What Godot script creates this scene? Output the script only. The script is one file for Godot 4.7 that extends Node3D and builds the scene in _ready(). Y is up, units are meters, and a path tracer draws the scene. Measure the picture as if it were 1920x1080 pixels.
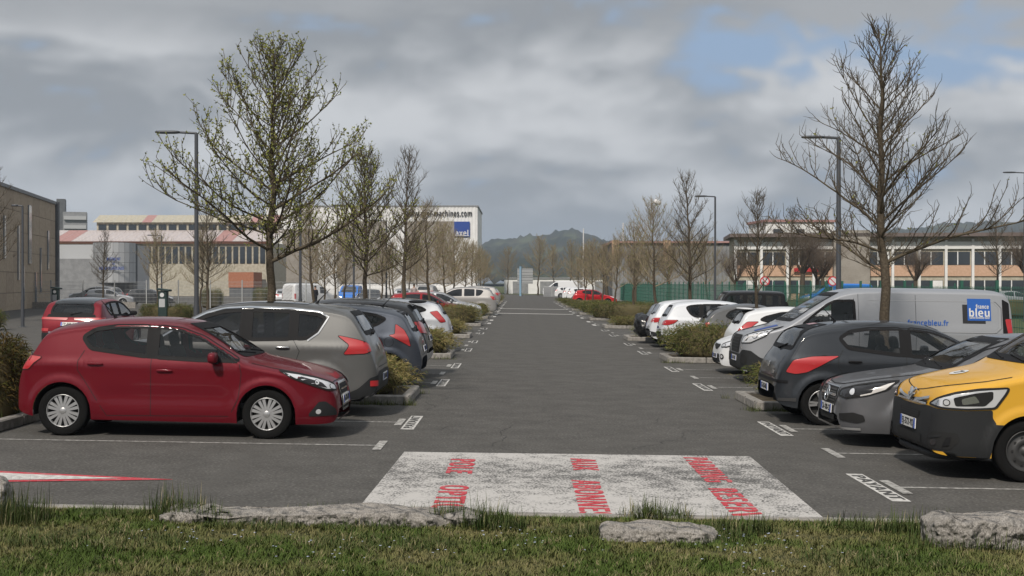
extends Node3D
# Car park between two planted rows of parked cars, seen from the grass verge at its end.
# World frame: the car park's surface is y = 0, the lane runs along -z.

const SLOPE := 0.016          # the car park falls this much to one side; the camera is level, so it is rolled in the car park's frame
var M := {}
var used := {}
var rng := RandomNumberGenerator.new()

# ------------------------------------------------------------------ mesh collector
class MB:
	var v := PackedVector3Array()
	var n := PackedVector3Array()
	var uv := PackedVector2Array()
	var c := PackedColorArray()
	var i := PackedInt32Array()
	var has_uv := false
	var has_c := false
	func vert(p: Vector3, nn: Vector3) -> int:
		v.append(p); n.append(nn)
		return v.size() - 1
	func tri(a: int, b: int, d: int) -> void:
		i.append(a); i.append(b); i.append(d)
	func face(a: Vector3, b: Vector3, d: Vector3, e: Vector3) -> void:   # seen from outside: clockwise
		var nn := (d - a).cross(b - a).normalized()
		if nn.length_squared() < 0.5: nn = (e - a).cross(d - a).normalized()
		var k := v.size()
		v.append(a); v.append(b); v.append(d); v.append(e)
		for q in 4: n.append(nn)
		if has_uv:
			uv.append(Vector2(0, 0)); uv.append(Vector2(1, 0)); uv.append(Vector2(1, 1)); uv.append(Vector2(0, 1))
		i.append(k); i.append(k + 1); i.append(k + 2); i.append(k); i.append(k + 2); i.append(k + 3)
	func box(ce: Vector3, s: Vector3, b := Basis.IDENTITY, ch := 0.0) -> void:
		var h := s * 0.5
		if ch <= 0.0:
			var p := []
			for q in 8:
				p.append(ce + b * Vector3(h.x if q & 1 else -h.x, h.y if q & 2 else -h.y, h.z if q & 4 else -h.z))
			face(p[4], p[6], p[7], p[5]); face(p[1], p[3], p[2], p[0])
			face(p[5], p[7], p[3], p[1]); face(p[0], p[2], p[6], p[4])
			face(p[6], p[2], p[3], p[7]); face(p[0], p[4], p[5], p[1])
			return
		# chamfered box: 6 faces, 12 edge strips, 8 corners
		var ax := [Vector3.RIGHT, Vector3.UP, Vector3.BACK]
		for d in 3:
			for sg in [-1.0, 1.0]:
				var e1 := (d + 1) % 3; var e2 := (d + 2) % 3
				var q4 := []
				for w in [[-1.0, -1.0], [-1.0, 1.0], [1.0, 1.0], [1.0, -1.0]]:
					var pt: Vector3 = ax[d] * (h[d] * sg) + ax[e1] * ((h[e1] - ch) * w[0]) + ax[e2] * ((h[e2] - ch) * w[1])
					q4.append(ce + b * pt)
				if sg > 0: face(q4[0], q4[1], q4[2], q4[3])
				else: face(q4[3], q4[2], q4[1], q4[0])
		for d in 3:
			var e1 := (d + 1) % 3; var e2 := (d + 2) % 3
			for s1 in [-1.0, 1.0]:
				for s2 in [-1.0, 1.0]:
					var q4 := []
					for w in [-1.0, 1.0]:
						q4.append(ce + b * (ax[d] * ((h[d] - ch) * w) + ax[e1] * (h[e1] * s1) + ax[e2] * ((h[e2] - ch) * s2)))
						q4.append(ce + b * (ax[d] * ((h[d] - ch) * w) + ax[e1] * ((h[e1] - ch) * s1) + ax[e2] * (h[e2] * s2)))
					if s1 * s2 > 0: face(q4[0], q4[2], q4[3], q4[1])
					else: face(q4[1], q4[3], q4[2], q4[0])
	func tube(path: PackedVector3Array, rad: PackedFloat32Array, sides: int) -> void:
		var m := path.size()
		var k0 := v.size()
		var up := Vector3(0.31, 0.2, 0.93)
		for a in m:
			var t := (path[mini(a + 1, m - 1)] - path[maxi(a - 1, 0)]).normalized()
			var s := t.cross(up)
			if s.length_squared() < 0.01: s = t.cross(Vector3.RIGHT)
			s = s.normalized()
			var w := s.cross(t)
			for q in sides:
				var an := TAU * q / sides
				var d := s * cos(an) + w * sin(an)
				v.append(path[a] + d * rad[a]); n.append(d)
		for a in m - 1:
			for q in sides:
				var b0 := k0 + a * sides + q
				var b1 := k0 + a * sides + (q + 1) % sides
				i.append(b0); i.append(b0 + sides); i.append(b1 + sides)
				i.append(b0); i.append(b1 + sides); i.append(b1)
	func rod(a: Vector3, b: Vector3, r: float, sides := 8) -> void:
		tube(PackedVector3Array([a, b]), PackedFloat32Array([r, r]), sides)
		disc(b, (b - a).normalized(), r, sides)
		disc(a, (a - b).normalized(), r, sides)
	func disc(ce: Vector3, nn: Vector3, r: float, sides := 16, r_in := 0.0) -> void:
		var s := nn.cross(Vector3(0.31, 0.2, 0.93)).normalized()
		var w := s.cross(nn)
		var k := v.size()
		for q in sides:
			var an := TAU * q / sides
			var d := s * cos(an) + w * sin(an)
			v.append(ce + d * r); n.append(nn)
			v.append(ce + d * r_in); n.append(nn)
		for q in sides:
			var a := k + q * 2
			var b := k + ((q + 1) % sides) * 2
			i.append(a); i.append(b); i.append(b + 1); i.append(a); i.append(b + 1); i.append(a + 1)
	func lathe(pr: PackedVector2Array, ce: Vector3, b: Basis, sides: int) -> void:   # pr: (radius, height along b.y)
		var k0 := v.size()
		var m := pr.size()
		for a in m:
			var t := pr[mini(a + 1, m - 1)] - pr[maxi(a - 1, 0)]
			var nr := Vector2(t.y, -t.x).normalized()
			for q in sides:
				var an := TAU * q / sides
				var d := b.x * cos(an) + b.z * sin(an)
				v.append(ce + d * pr[a].x + b.y * pr[a].y)
				n.append((d * nr.x + b.y * nr.y).normalized())
		for a in m - 1:
			for q in sides:
				var b0 := k0 + a * sides + q
				var b1 := k0 + a * sides + (q + 1) % sides
				i.append(b0); i.append(b0 + sides); i.append(b1 + sides)
				i.append(b0); i.append(b1 + sides); i.append(b1)
	func blob(ce: Vector3, s: Vector3, e := 0.5, b := Basis.IDENTITY, nu := 20, nv := 12) -> void:   # rounded box: superellipsoid, s = full size
		var k0 := v.size()
		for a in nv + 1:
			var ph := PI * (float(a) / nv - 0.5)
			var cp := pow(absf(cos(ph)), e)
			var sp := pow(absf(sin(ph)), e) * signf(sin(ph))
			for q in nu:
				var th := TAU * q / nu
				var ct := pow(absf(cos(th)), e) * signf(cos(th))
				var st := pow(absf(sin(th)), e) * signf(sin(th))
				var p := Vector3(cp * ct, sp, cp * st)
				var g := Vector3(signf(p.x) * pow(absf(p.x), 2.0 / e - 1.0) / s.x, signf(p.y) * pow(absf(p.y), 2.0 / e - 1.0) / s.y, signf(p.z) * pow(absf(p.z), 2.0 / e - 1.0) / s.z)
				v.append(ce + b * (p * s * 0.5)); n.append((b * g).normalized() if g.length_squared() > 1e-9 else b * Vector3.UP)
		for a in nv:
			for q in nu:
				var b0 := k0 + a * nu + q
				var b1 := k0 + a * nu + (q + 1) % nu
				i.append(b0); i.append(b0 + nu); i.append(b1 + nu)
				i.append(b0); i.append(b1 + nu); i.append(b1)
	func prism(poly: PackedVector2Array, z0: float, z1: float) -> void:    # outline in x,y pushed along z
		var t := Geometry2D.triangulate_polygon(poly)
		for side in 2:
			var k := v.size()
			for p in poly:
				v.append(Vector3(p.x, p.y, z1 if side else z0)); n.append(Vector3(0, 0, 1 if z1 > z0 else -1) * (1 if side else -1))
			for q in t: i.append(k + q)
		for a in poly.size():
			var p := poly[a]; var r := poly[(a + 1) % poly.size()]
			face(Vector3(p.x, p.y, z0), Vector3(p.x, p.y, z1), Vector3(r.x, r.y, z1), Vector3(r.x, r.y, z0))
	func mirror_z() -> MB:
		var o := MB.new()
		for a in v.size():
			o.v.append(v[a] * Vector3(1, 1, -1)); o.n.append(n[a] * Vector3(1, 1, -1))
		for a in i.size() / 3:
			o.i.append(i[a * 3]); o.i.append(i[a * 3 + 2]); o.i.append(i[a * 3 + 1])
		return o
	func mesh() -> ArrayMesh:
		for t in range(0, i.size(), 3):        # front faces run clockwise: make every face agree with its normals
			var a := i[t]; var b := i[t + 1]; var d := i[t + 2]
			if (v[b] - v[a]).cross(v[d] - v[a]).dot(n[a] + n[b] + n[d]) > 0.0:
				i[t + 1] = d; i[t + 2] = b
		var arr := []
		arr.resize(Mesh.ARRAY_MAX)
		arr[Mesh.ARRAY_VERTEX] = v
		arr[Mesh.ARRAY_NORMAL] = n
		if has_uv and uv.size() == v.size(): arr[Mesh.ARRAY_TEX_UV] = uv
		if has_c and c.size() == v.size(): arr[Mesh.ARRAY_COLOR] = c
		arr[Mesh.ARRAY_INDEX] = i
		var m := ArrayMesh.new()
		m.add_surface_from_arrays(Mesh.PRIMITIVE_TRIANGLES, arr)
		return m

# ------------------------------------------------------------------ scene helpers
func numbered(called: String) -> String:
	if not used.has(called):
		used[called] = 0
		return called
	used[called] += 1
	return "%s_%03d" % [called, used[called]]
func tag(o: Node, label: String, category: String, group := "") -> void:
	o.set_meta("label", label)
	o.set_meta("category", category)
	if group != "": o.set_meta("group", group)
func thing(called: String, label: String, category: String, at := Vector3.ZERO, turn := 0.0, group := "") -> Node3D:
	var o := Node3D.new()
	o.name = numbered(called)
	add_child(o)
	o.position = at
	o.rotation.y = turn
	tag(o, label, category, group)
	return o
func obj(called: String, mesh: Mesh, mat: Material, parent: Node = null) -> MeshInstance3D:
	var o := MeshInstance3D.new()
	o.mesh = mesh
	o.material_override = mat
	if parent == null:
		o.name = numbered(called)
		add_child(o)
	else:
		o.name = called
		parent.add_child(o, true)
	return o
func struct(called: String, mesh: Mesh, mat: Material, label := "") -> MeshInstance3D:
	var o := obj(called, mesh, mat)
	o.set_meta("kind", "structure")
	if label != "": o.set_meta("label", label)
	return o
func copy(src: Node3D, label := "", at := Vector3.ZERO, turn := 0.0, group := "") -> Node3D:
	var base := String(src.name)
	var r := RegEx.create_from_string("_\\d{3}$")
	base = r.sub(base, "")
	var o: Node3D = src.duplicate()
	o.name = numbered(base)
	add_child(o)
	o.position = at
	o.rotation.y = turn
	if label != "": o.set_meta("label", label)
	if group != "": o.set_meta("group", group)
	return o
func gy(x: float) -> float:      # the ground away from the car park is level, the car park itself is tilted
	if x < -8.0: return -0.13 * smoothstep(-8.0, -11.0, x) + 0.016 * (x + 8.0)
	if x > 10.0: return 0.016 * (x - 10.0)
	return 0.0
func at(x: float, dist: float) -> Vector3: return Vector3(x, gy(x), -dist)
func plumb(o: Node3D) -> void: o.rotation.z = SLOPE     # upright in the world, leaning in the tilted car park's frame
func lin(r: float, g: float, b: float) -> Color: return Color(r, g, b).linear_to_srgb()
func mat(col: Color, rough := 0.8, metal := 0.0, spec := 0.5) -> StandardMaterial3D:
	var m := StandardMaterial3D.new()
	m.albedo_color = col
	m.roughness = rough
	m.metallic = metal
	m.metallic_specular = spec
	m.cull_mode = BaseMaterial3D.CULL_DISABLED
	return m
func paint(col: Color, metal := 0.0, rough := 0.4) -> StandardMaterial3D:
	var m := mat(col, rough + .1, metal, .25)
	m.clearcoat_enabled = true
	m.clearcoat = 0.6
	m.clearcoat_roughness = 0.06
	return m
func noise_bytes(size: int, freq: float, sd: int, oct := 3) -> PackedByteArray:
	var f := FastNoiseLite.new()
	f.seed = sd
	f.noise_type = FastNoiseLite.TYPE_SIMPLEX_SMOOTH
	f.frequency = freq
	f.fractal_octaves = oct
	var im := f.get_seamless_image(size, size)
	im.convert(Image.FORMAT_L8)
	return im.get_data()
func tex_from(size: int, fn: Callable) -> ImageTexture:
	var data := PackedByteArray()
	data.resize(size * size * 3)
	var k := 0
	for p in size * size:
		var c: Color = fn.call(p)
		data[k] = clampi(int(c.r * 255.0), 0, 255); data[k + 1] = clampi(int(c.g * 255.0), 0, 255); data[k + 2] = clampi(int(c.b * 255.0), 0, 255)
		k += 3
	var im := Image.create_from_data(size, size, false, Image.FORMAT_RGB8, data)
	im.generate_mipmaps()
	return ImageTexture.create_from_image(im)
func speckle(a: Color, b: Color, sd: int, fine := 0.25, coarse := 0.012, size := 512) -> ImageTexture:   # two-scale mottled colour
	var f := noise_bytes(size, fine, sd, 2)
	var g := noise_bytes(size, coarse, sd + 7, 4)
	return tex_from(size, func(p): return a.lerp(b, clampf((f[p] / 255.0 - 0.5) * 1.1 + (g[p] / 255.0 - 0.5) * 1.3 + 0.5, 0.0, 1.0)))
func tri_mat(tex: Texture2D, metres: float, rough := 0.9, spec := 0.3) -> StandardMaterial3D:
	var m := mat(Color.WHITE, rough, 0.0, spec)
	m.albedo_texture = tex
	m.uv1_triplanar = true
	m.uv1_world_triplanar = true
	m.uv1_scale = Vector3.ONE / metres
	return m
func text_mesh(s: String, height: float, depth := 0.004, weight := 700, fontname := "Droid Sans") -> TextMesh:
	var f := SystemFont.new()
	f.font_names = PackedStringArray([fontname])
	f.font_weight = weight
	var t := TextMesh.new()
	t.text = s
	t.font = f
	t.font_size = 64
	t.pixel_size = height / 46.0      # capitals are about 46 of 64 px high
	t.depth = depth
	t.curve_step = 2.0
	return t

# ------------------------------------------------------------------ car body: a lofted shell that panes, lamps and trim are laid onto
enum { SIDE, FRONT, REAR, TOP, CORNER_F, CORNER_R }
class Shell:
	var L := 4.0
	var W := 1.74
	var H := 1.46
	var belt := 0.95
	var tum := 0.27
	var f0 := 0.62
	var fa := 0.75
	var r0 := 0.78
	var ra := 0.55
	var rr := 0.11
	var nn := 2.6
	var char_y := 0.86
	var sill := 0.2
	var rw := 0.31
	var R := 0.365
	var wu := PackedFloat32Array()
	var tp := PackedVector2Array()
	var bp := PackedVector2Array()
	func setup(top: Array, bot: Array) -> void:
		tp = dense(top)
		bp = dense(bot)
	func dense(a: Array) -> PackedVector2Array:
		var o := PackedVector2Array()
		for k in a.size() - 1:
			var p0: Vector2 = a[maxi(k - 1, 0)]; var p1: Vector2 = a[k]; var p2: Vector2 = a[k + 1]; var p3: Vector2 = a[mini(k + 2, a.size() - 1)]
			var d := p1.distance_to(p2)
			var m1 := (p2 - p0) * (d / maxf(0.001, p0.distance_to(p1) + d))
			var m2 := (p3 - p1) * (d / maxf(0.001, p2.distance_to(p3) + d))
			if k == 0: m1 = p2 - p1
			if k == a.size() - 2: m2 = p2 - p1
			for s in 8:
				var t := s / 8.0
				var q := p1 * (2 * t * t * t - 3 * t * t + 1) + m1 * (t * t * t - 2 * t * t + t) + p2 * (3 * t * t - 2 * t * t * t) + m2 * (t * t * t - t * t)
				o.append(q)
		o.append(a[a.size() - 1])
		for k in range(1, o.size()):
			if o[k].x < o[k - 1].x + 0.0004: o[k].x = o[k - 1].x + 0.0004
		return o
	func on(a: PackedVector2Array, u: float) -> float:
		var lo := 0
		var hi := a.size() - 1
		if u <= a[0].x: return a[0].y
		if u >= a[hi].x: return a[hi].y
		while hi - lo > 1:
			var m := (lo + hi) >> 1
			if a[m].x <= u: lo = m
			else: hi = m
		return lerpf(a[lo].y, a[hi].y, (u - a[lo].x) / (a[hi].x - a[lo].x))
	func ybot(u: float) -> float:
		var y := on(bp, u)
		for c in wu:
			var d := absf(u - c)
			if d < R: y = maxf(y, rw + sqrt(R * R - d * d))
		return y
	func wp(u: float) -> float:
		var f := 1.0
		if u < fa:
			var q := 1.0 - clampf(u / fa, 0.0, 1.0)
			f = f0 + (1.0 - f0) * pow(1.0 - pow(q, 2.5), 0.4)
		var e := L - u
		if e < ra:
			var q := 1.0 - clampf(e / ra, 0.0, 1.0)
			f = minf(f, r0 + (1.0 - r0) * pow(1.0 - pow(q, 2.5), 0.4))
		return W * 0.5 * f
	func zside(u: float, y: float) -> float:
		var b := wp(u)
		if y > belt:
			var t := (y - belt) / (H - belt)
			b *= 1.0 - tum * pow(t, 1.12)
			b -= 0.008 * smoothstep(belt, belt + 0.10, y)
		elif y < 0.42:
			var q := (0.42 - y) / 0.22
			b -= 0.035 * q * q
		b += 0.005 * exp(-pow((y - char_y) / 0.06, 2.0)) - 0.014 * exp(-pow((y - 0.5) / 0.12, 2.0)) * smoothstep(wu[0] + R, wu[0] + R + 0.25, u) * (1.0 - smoothstep(wu[1] - R - 0.25, wu[1] - R, u))
		for c in wu:
			var d := Vector2(u - c, y - rw).length()
			if d < R + 0.11: b += 0.02 * (1.0 - smoothstep(R + 0.03, R + 0.11, d))
		return b
	func zfull(u: float, y: float) -> float:
		var Y := on(tp, u)
		var yb := on(bp, u)
		if y > Y: return -1.0
		var r := minf(rr, (Y - yb) * 0.5)
		if y <= Y - r: return zside(u, y)
		var s := (y - (Y - r)) / r
		var sn := pow(s, nn * 0.5)
		return zside(u, Y - r) * pow(maxf(0.0, 1.0 - sn * sn), 1.0 / nn)
	func inside(u: float, y: float, z: float) -> bool:
		if u < 0.0 or u > L: return false
		if y < on(bp, u) or y > on(tp, u): return false
		return absf(z) <= zfull(u, y)
	func place(mode: int, a: float, b: float) -> Vector3:    # a, b -> (u, y, z)
		if mode == SIDE: return Vector3(a, b, maxf(0.0, zfull(a, b)))
		if mode == TOP:
			var Y := on(tp, a)
			var r := minf(rr, (Y - on(bp, a)) * 0.5)
			var q := clampf(absf(b) / zside(a, Y - r), 0.0, 1.0)
			var cs := pow(q, nn * 0.5)
			return Vector3(a, Y - r + r * pow(maxf(0.0, 1.0 - cs * cs), 1.0 / nn), b)
		var u0 := 0.0
		var z0 := a
		var du := 1.0
		var dz := 0.0
		if mode == FRONT: u0 = -0.01
		elif mode == REAR: u0 = L + 0.01; du = -1.0
		elif mode == CORNER_F: u0 = a * 0.7071 - 1.2 * 0.7071; z0 = W * 0.5 + a * 0.7071 + 1.2 * 0.7071; du = 0.7071; dz = -0.7071
		else: u0 = L - a * 0.7071 + 1.2 * 0.7071; z0 = W * 0.5 + a * 0.7071 + 1.2 * 0.7071; du = -0.7071; dz = -0.7071
		var t := 0.0
		var st := 0.025
		if mode == FRONT:
			for p in tp:
				if p.y >= b: t = maxf(0.0, p.x); break
		elif mode == REAR:
			for k in range(tp.size() - 1, -1, -1):
				if tp[k].y >= b: t = maxf(0.0, L - tp[k].x); break
		else: t = 1.2 + absf(a) - 0.01
		while t < 3.2 and not inside(u0 + du * t, b, z0 + dz * t): t += st
		var lo := t - st
		var hi := t
		for k in 11:
			var m := (lo + hi) * 0.5
			if inside(u0 + du * m, b, z0 + dz * m): hi = m
			else: lo = m
		return Vector3(u0 + du * hi, b, z0 + dz * hi)
	func surf(mode: int, a: float, b: float, off: float) -> Array:     # [position, normal] in the car's own axes
		var e := 0.006
		var p := place(mode, a, b)
		var pa := place(mode, a + e, b) - place(mode, a - e, b)
		var pb := place(mode, a, b + e) - place(mode, a, b - e)
		var q := Vector3(L * 0.5 - p.x, p.y, p.z)
		var nrm := Vector3(-pa.x, pa.y, pa.z).cross(Vector3(-pb.x, pb.y, pb.z))
		var out := Vector3(0, 0, 1)
		if mode == FRONT: out = Vector3(1, 0.3, 0)
		elif mode == REAR: out = Vector3(-1, 0.3, 0)
		elif mode == TOP: out = Vector3.UP
		elif mode == CORNER_F: out = Vector3(0.7, 0.1, 0.7)
		elif mode == CORNER_R: out = Vector3(-0.7, 0.1, 0.7)
		nrm = nrm.normalized() if nrm.length_squared() > 1e-14 else out.normalized()
		if nrm.dot(out) < 0.0: nrm = -nrm
		return [q + nrm * off, nrm]
	func patch(mb: MB, poly: PackedVector2Array, mode: int, off: float, cell := 0.05) -> void:
		var lo := poly[0]
		var hi := poly[0]
		for p in poly: lo = lo.min(p); hi = hi.max(p)
		var nx := maxi(1, ceili((hi.x - lo.x) / cell))
		var ny := maxi(1, ceili((hi.y - lo.y) / cell))
		var cx := (hi.x - lo.x) / nx
		var cy := (hi.y - lo.y) / ny
		var known := {}
		for ix in nx:
			for iy in ny:
				var x0 := lo.x + ix * cx
				var y0 := lo.y + iy * cy
				var rect := PackedVector2Array([Vector2(x0, y0), Vector2(x0 + cx, y0), Vector2(x0 + cx, y0 + cy), Vector2(x0, y0 + cy)])
				for piece: PackedVector2Array in Geometry2D.intersect_polygons(poly, rect):
					var tr := Geometry2D.triangulate_polygon(piece)
					if tr.is_empty(): continue
					var ids := PackedInt32Array()
					for p in piece:
						var key := Vector2i(roundi(p.x * 5000.0), roundi(p.y * 5000.0))
						if not known.has(key):
							var s := surf(mode, p.x, p.y, off)
							known[key] = mb.vert(s[0], s[1])
						ids.append(known[key])
					for t in tr.size() / 3: mb.tri(ids[tr[t * 3]], ids[tr[t * 3 + 1]], ids[tr[t * 3 + 2]])
	func strip(mb: MB, line: PackedVector2Array, mode: int, w_in: float, w_out: float, off: float, closed := true, step := 0.05) -> void:
		var pts := PackedVector2Array()
		var m := line.size()
		for k in (m if closed else m - 1):
			var a := line[k]; var b := line[(k + 1) % m]
			var c := maxi(1, ceili(a.distance_to(b) / step))
			for q in c: pts.append(a.lerp(b, float(q) / c))
		if not closed: pts.append(line[m - 1])
		var area := 0.0
		for k in pts.size(): area += pts[k].cross(pts[(k + 1) % pts.size()])
		var sg := signf(area) if closed else 1.0
		m = pts.size()
		var k0 := mb.v.size()
		for k in m:
			var t := (pts[(k + 1) % m] - pts[(k - 1 + m) % m]) if closed else (pts[mini(k + 1, m - 1)] - pts[maxi(k - 1, 0)])
			var nr := Vector2(t.y, -t.x).normalized() * sg
			for w in [-w_in, w_out]:
				var q: Vector2 = pts[k] + nr * w
				var s := surf(mode, q.x, q.y, off)
				mb.vert(s[0], s[1])
		for k in (m if closed else m - 1):
			var a := k0 + k * 2
			var b := k0 + ((k + 1) % m) * 2
			mb.tri(a, b, b + 1); mb.tri(a, b + 1, a + 1)
	func build(holes: Array, step: float, n1: int, n2: int) -> MB:     # holes: [mode, polygon]
		var st: Array[Vector2] = []
		var acc := 0.0
		st.append(tp[0])
		for k in range(1, tp.size()):
			var d := tp[k - 1].distance_to(tp[k])
			acc += d
			if acc >= step or k == tp.size() - 1:
				var cnt := maxi(1, roundi(d / step))
				for q in range(1, cnt + 1): st.append(tp[k - 1].lerp(tp[k], float(q) / cnt))
				acc = 0.0
		for c in wu:
			for k in 13:
				var uu := c + R * cos(PI * k / 12.0) * 0.9999
				st.append(Vector2(uu, on(tp, uu)))
			for sg in [-1.0, 1.0]: st.append(Vector2(c + R * 1.002 * sg, on(tp, c + R * 1.002 * sg)))
		st.sort_custom(func(p, q): return p.x < q.x)
		var mb := MB.new()
		var per := n1 + n2 + 1
		var uy := PackedVector2Array()
		for p in st:
			var u := p.x
			var Y := p.y
			var yb0 := on(bp, u)
			var yb := minf(ybot(u), Y - 0.002)
			var r := minf(rr, (Y - yb0) * 0.5)
			var ys := maxf(Y - r, yb)
			var zs := zside(u, Y - r)
			for k in n1 + 1:
				var y := lerpf(yb, ys, float(k) / n1)
				mb.v.append(Vector3(L * 0.5 - u, y, zside(u, y)))
			for k in range(1, n2 + 1):
				var th := PI * 0.5 * k / n2
				mb.v.append(Vector3(L * 0.5 - u, Y - r + r * pow(sin(th), 2.0 / nn), zs * pow(maxf(0.0, cos(th)), 2.0 / nn)))
		var m := st.size()
		mb.n.resize(mb.v.size())
		var keep := PackedInt32Array()
		for k in m - 1:
			for j in per - 1:
				var a := k * per + j
				var b := a + per
				for t in 2:
					var i0 := a
					var i1 := b + 1 if t == 0 else a + 1
					var i2 := b if t == 0 else b + 1
					if t == 1: i1 = a + 1; i2 = b + 1
					var p0 := mb.v[i0]; var p1 := mb.v[i1]; var p2 := mb.v[i2]
					var fn := (p1 - p0).cross(p2 - p0)
					var ce := (p0 + p1 + p2) / 3.0
					var sg := 1.0
					# outward: away from the shell's axis
					var ax := Vector3(clampf(ce.x, -L * 0.5 + 0.5, L * 0.5 - 0.5), minf(ce.y, 0.55), 0.0)
					if fn.dot(ce - ax) < 0.0: sg = -1.0
					mb.n[i0] += fn * sg; mb.n[i1] += fn * sg; mb.n[i2] += fn * sg
					var cut := false
					var u := L * 0.5 - ce.x
					for h in holes:
						if h[0] == SIDE:
							if j < n1 + 3 and Geometry2D.is_point_in_polygon(Vector2(u, ce.y), h[1]): cut = true
						elif j >= n1 and ((h[0] == FRONT) == (u < L * 0.55)) and Geometry2D.is_point_in_polygon(Vector2(ce.z, ce.y), h[1]): cut = true
						if cut: break
					if not cut:
						keep.append(i0); keep.append(i1); keep.append(i2)
		for k in mb.n.size():
			mb.n[k] = mb.n[k].normalized() if mb.n[k].length_squared() > 1e-16 else Vector3.UP
		for k in m:           # the two halves meet in the middle
			var q := k * per + per - 1
			mb.n[q] = Vector3(mb.n[q].x, mb.n[q].y, 0).normalized()
		mb.i = keep
		var half := mb.v.size()
		for k in half:
			mb.v.append(mb.v[k] * Vector3(1, 1, -1)); mb.n.append(mb.n[k] * Vector3(1, 1, -1))
		for t in keep.size() / 3:
			mb.i.append(half + keep[t * 3]); mb.i.append(half + keep[t * 3 + 2]); mb.i.append(half + keep[t * 3 + 1])
		return mb

static func rounded(pts: Array, r: float) -> PackedVector2Array:
	var o := PackedVector2Array()
	var m := pts.size()
	for k in m:
		var p: Vector2 = pts[k]
		var a: Vector2 = pts[(k - 1 + m) % m]
		var b: Vector2 = pts[(k + 1) % m]
		var ra := minf(r, p.distance_to(a) * 0.45)
		var rb := minf(r, p.distance_to(b) * 0.45)
		var s := p + (a - p).normalized() * ra
		var e := p + (b - p).normalized() * rb
		for q in 5:
			var t := q / 4.0
			o.append(s * (1 - t) * (1 - t) + p * 2 * t * (1 - t) + e * t * t)
	return o
static func pv(a: Array) -> Array:        # flat list of numbers -> points
	var o := []
	for k in a.size() / 2: o.append(Vector2(a[k * 2], a[k * 2 + 1]))
	return o
static func sc(a: Array, sx: float, sy: float) -> Array:
	var o := []
	for k in a.size(): o.append(a[k] * (sx if k % 2 == 0 else sy))
	return o
static func sym(a: Array) -> Array:       # right half of a front view outline, top to bottom -> whole outline
	var o := a.duplicate()
	for k in range(a.size() / 2 - 1, -1, -1):
		o.append(-a[k * 2]); o.append(a[k * 2 + 1])
	return o
static func circle(x: float, y: float, rx: float, ry: float, m := 16) -> Array:
	var o := []
	for k in m:
		o.append(x + rx * cos(TAU * k / m)); o.append(y + ry * sin(TAU * k / m))
	return o

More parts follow.
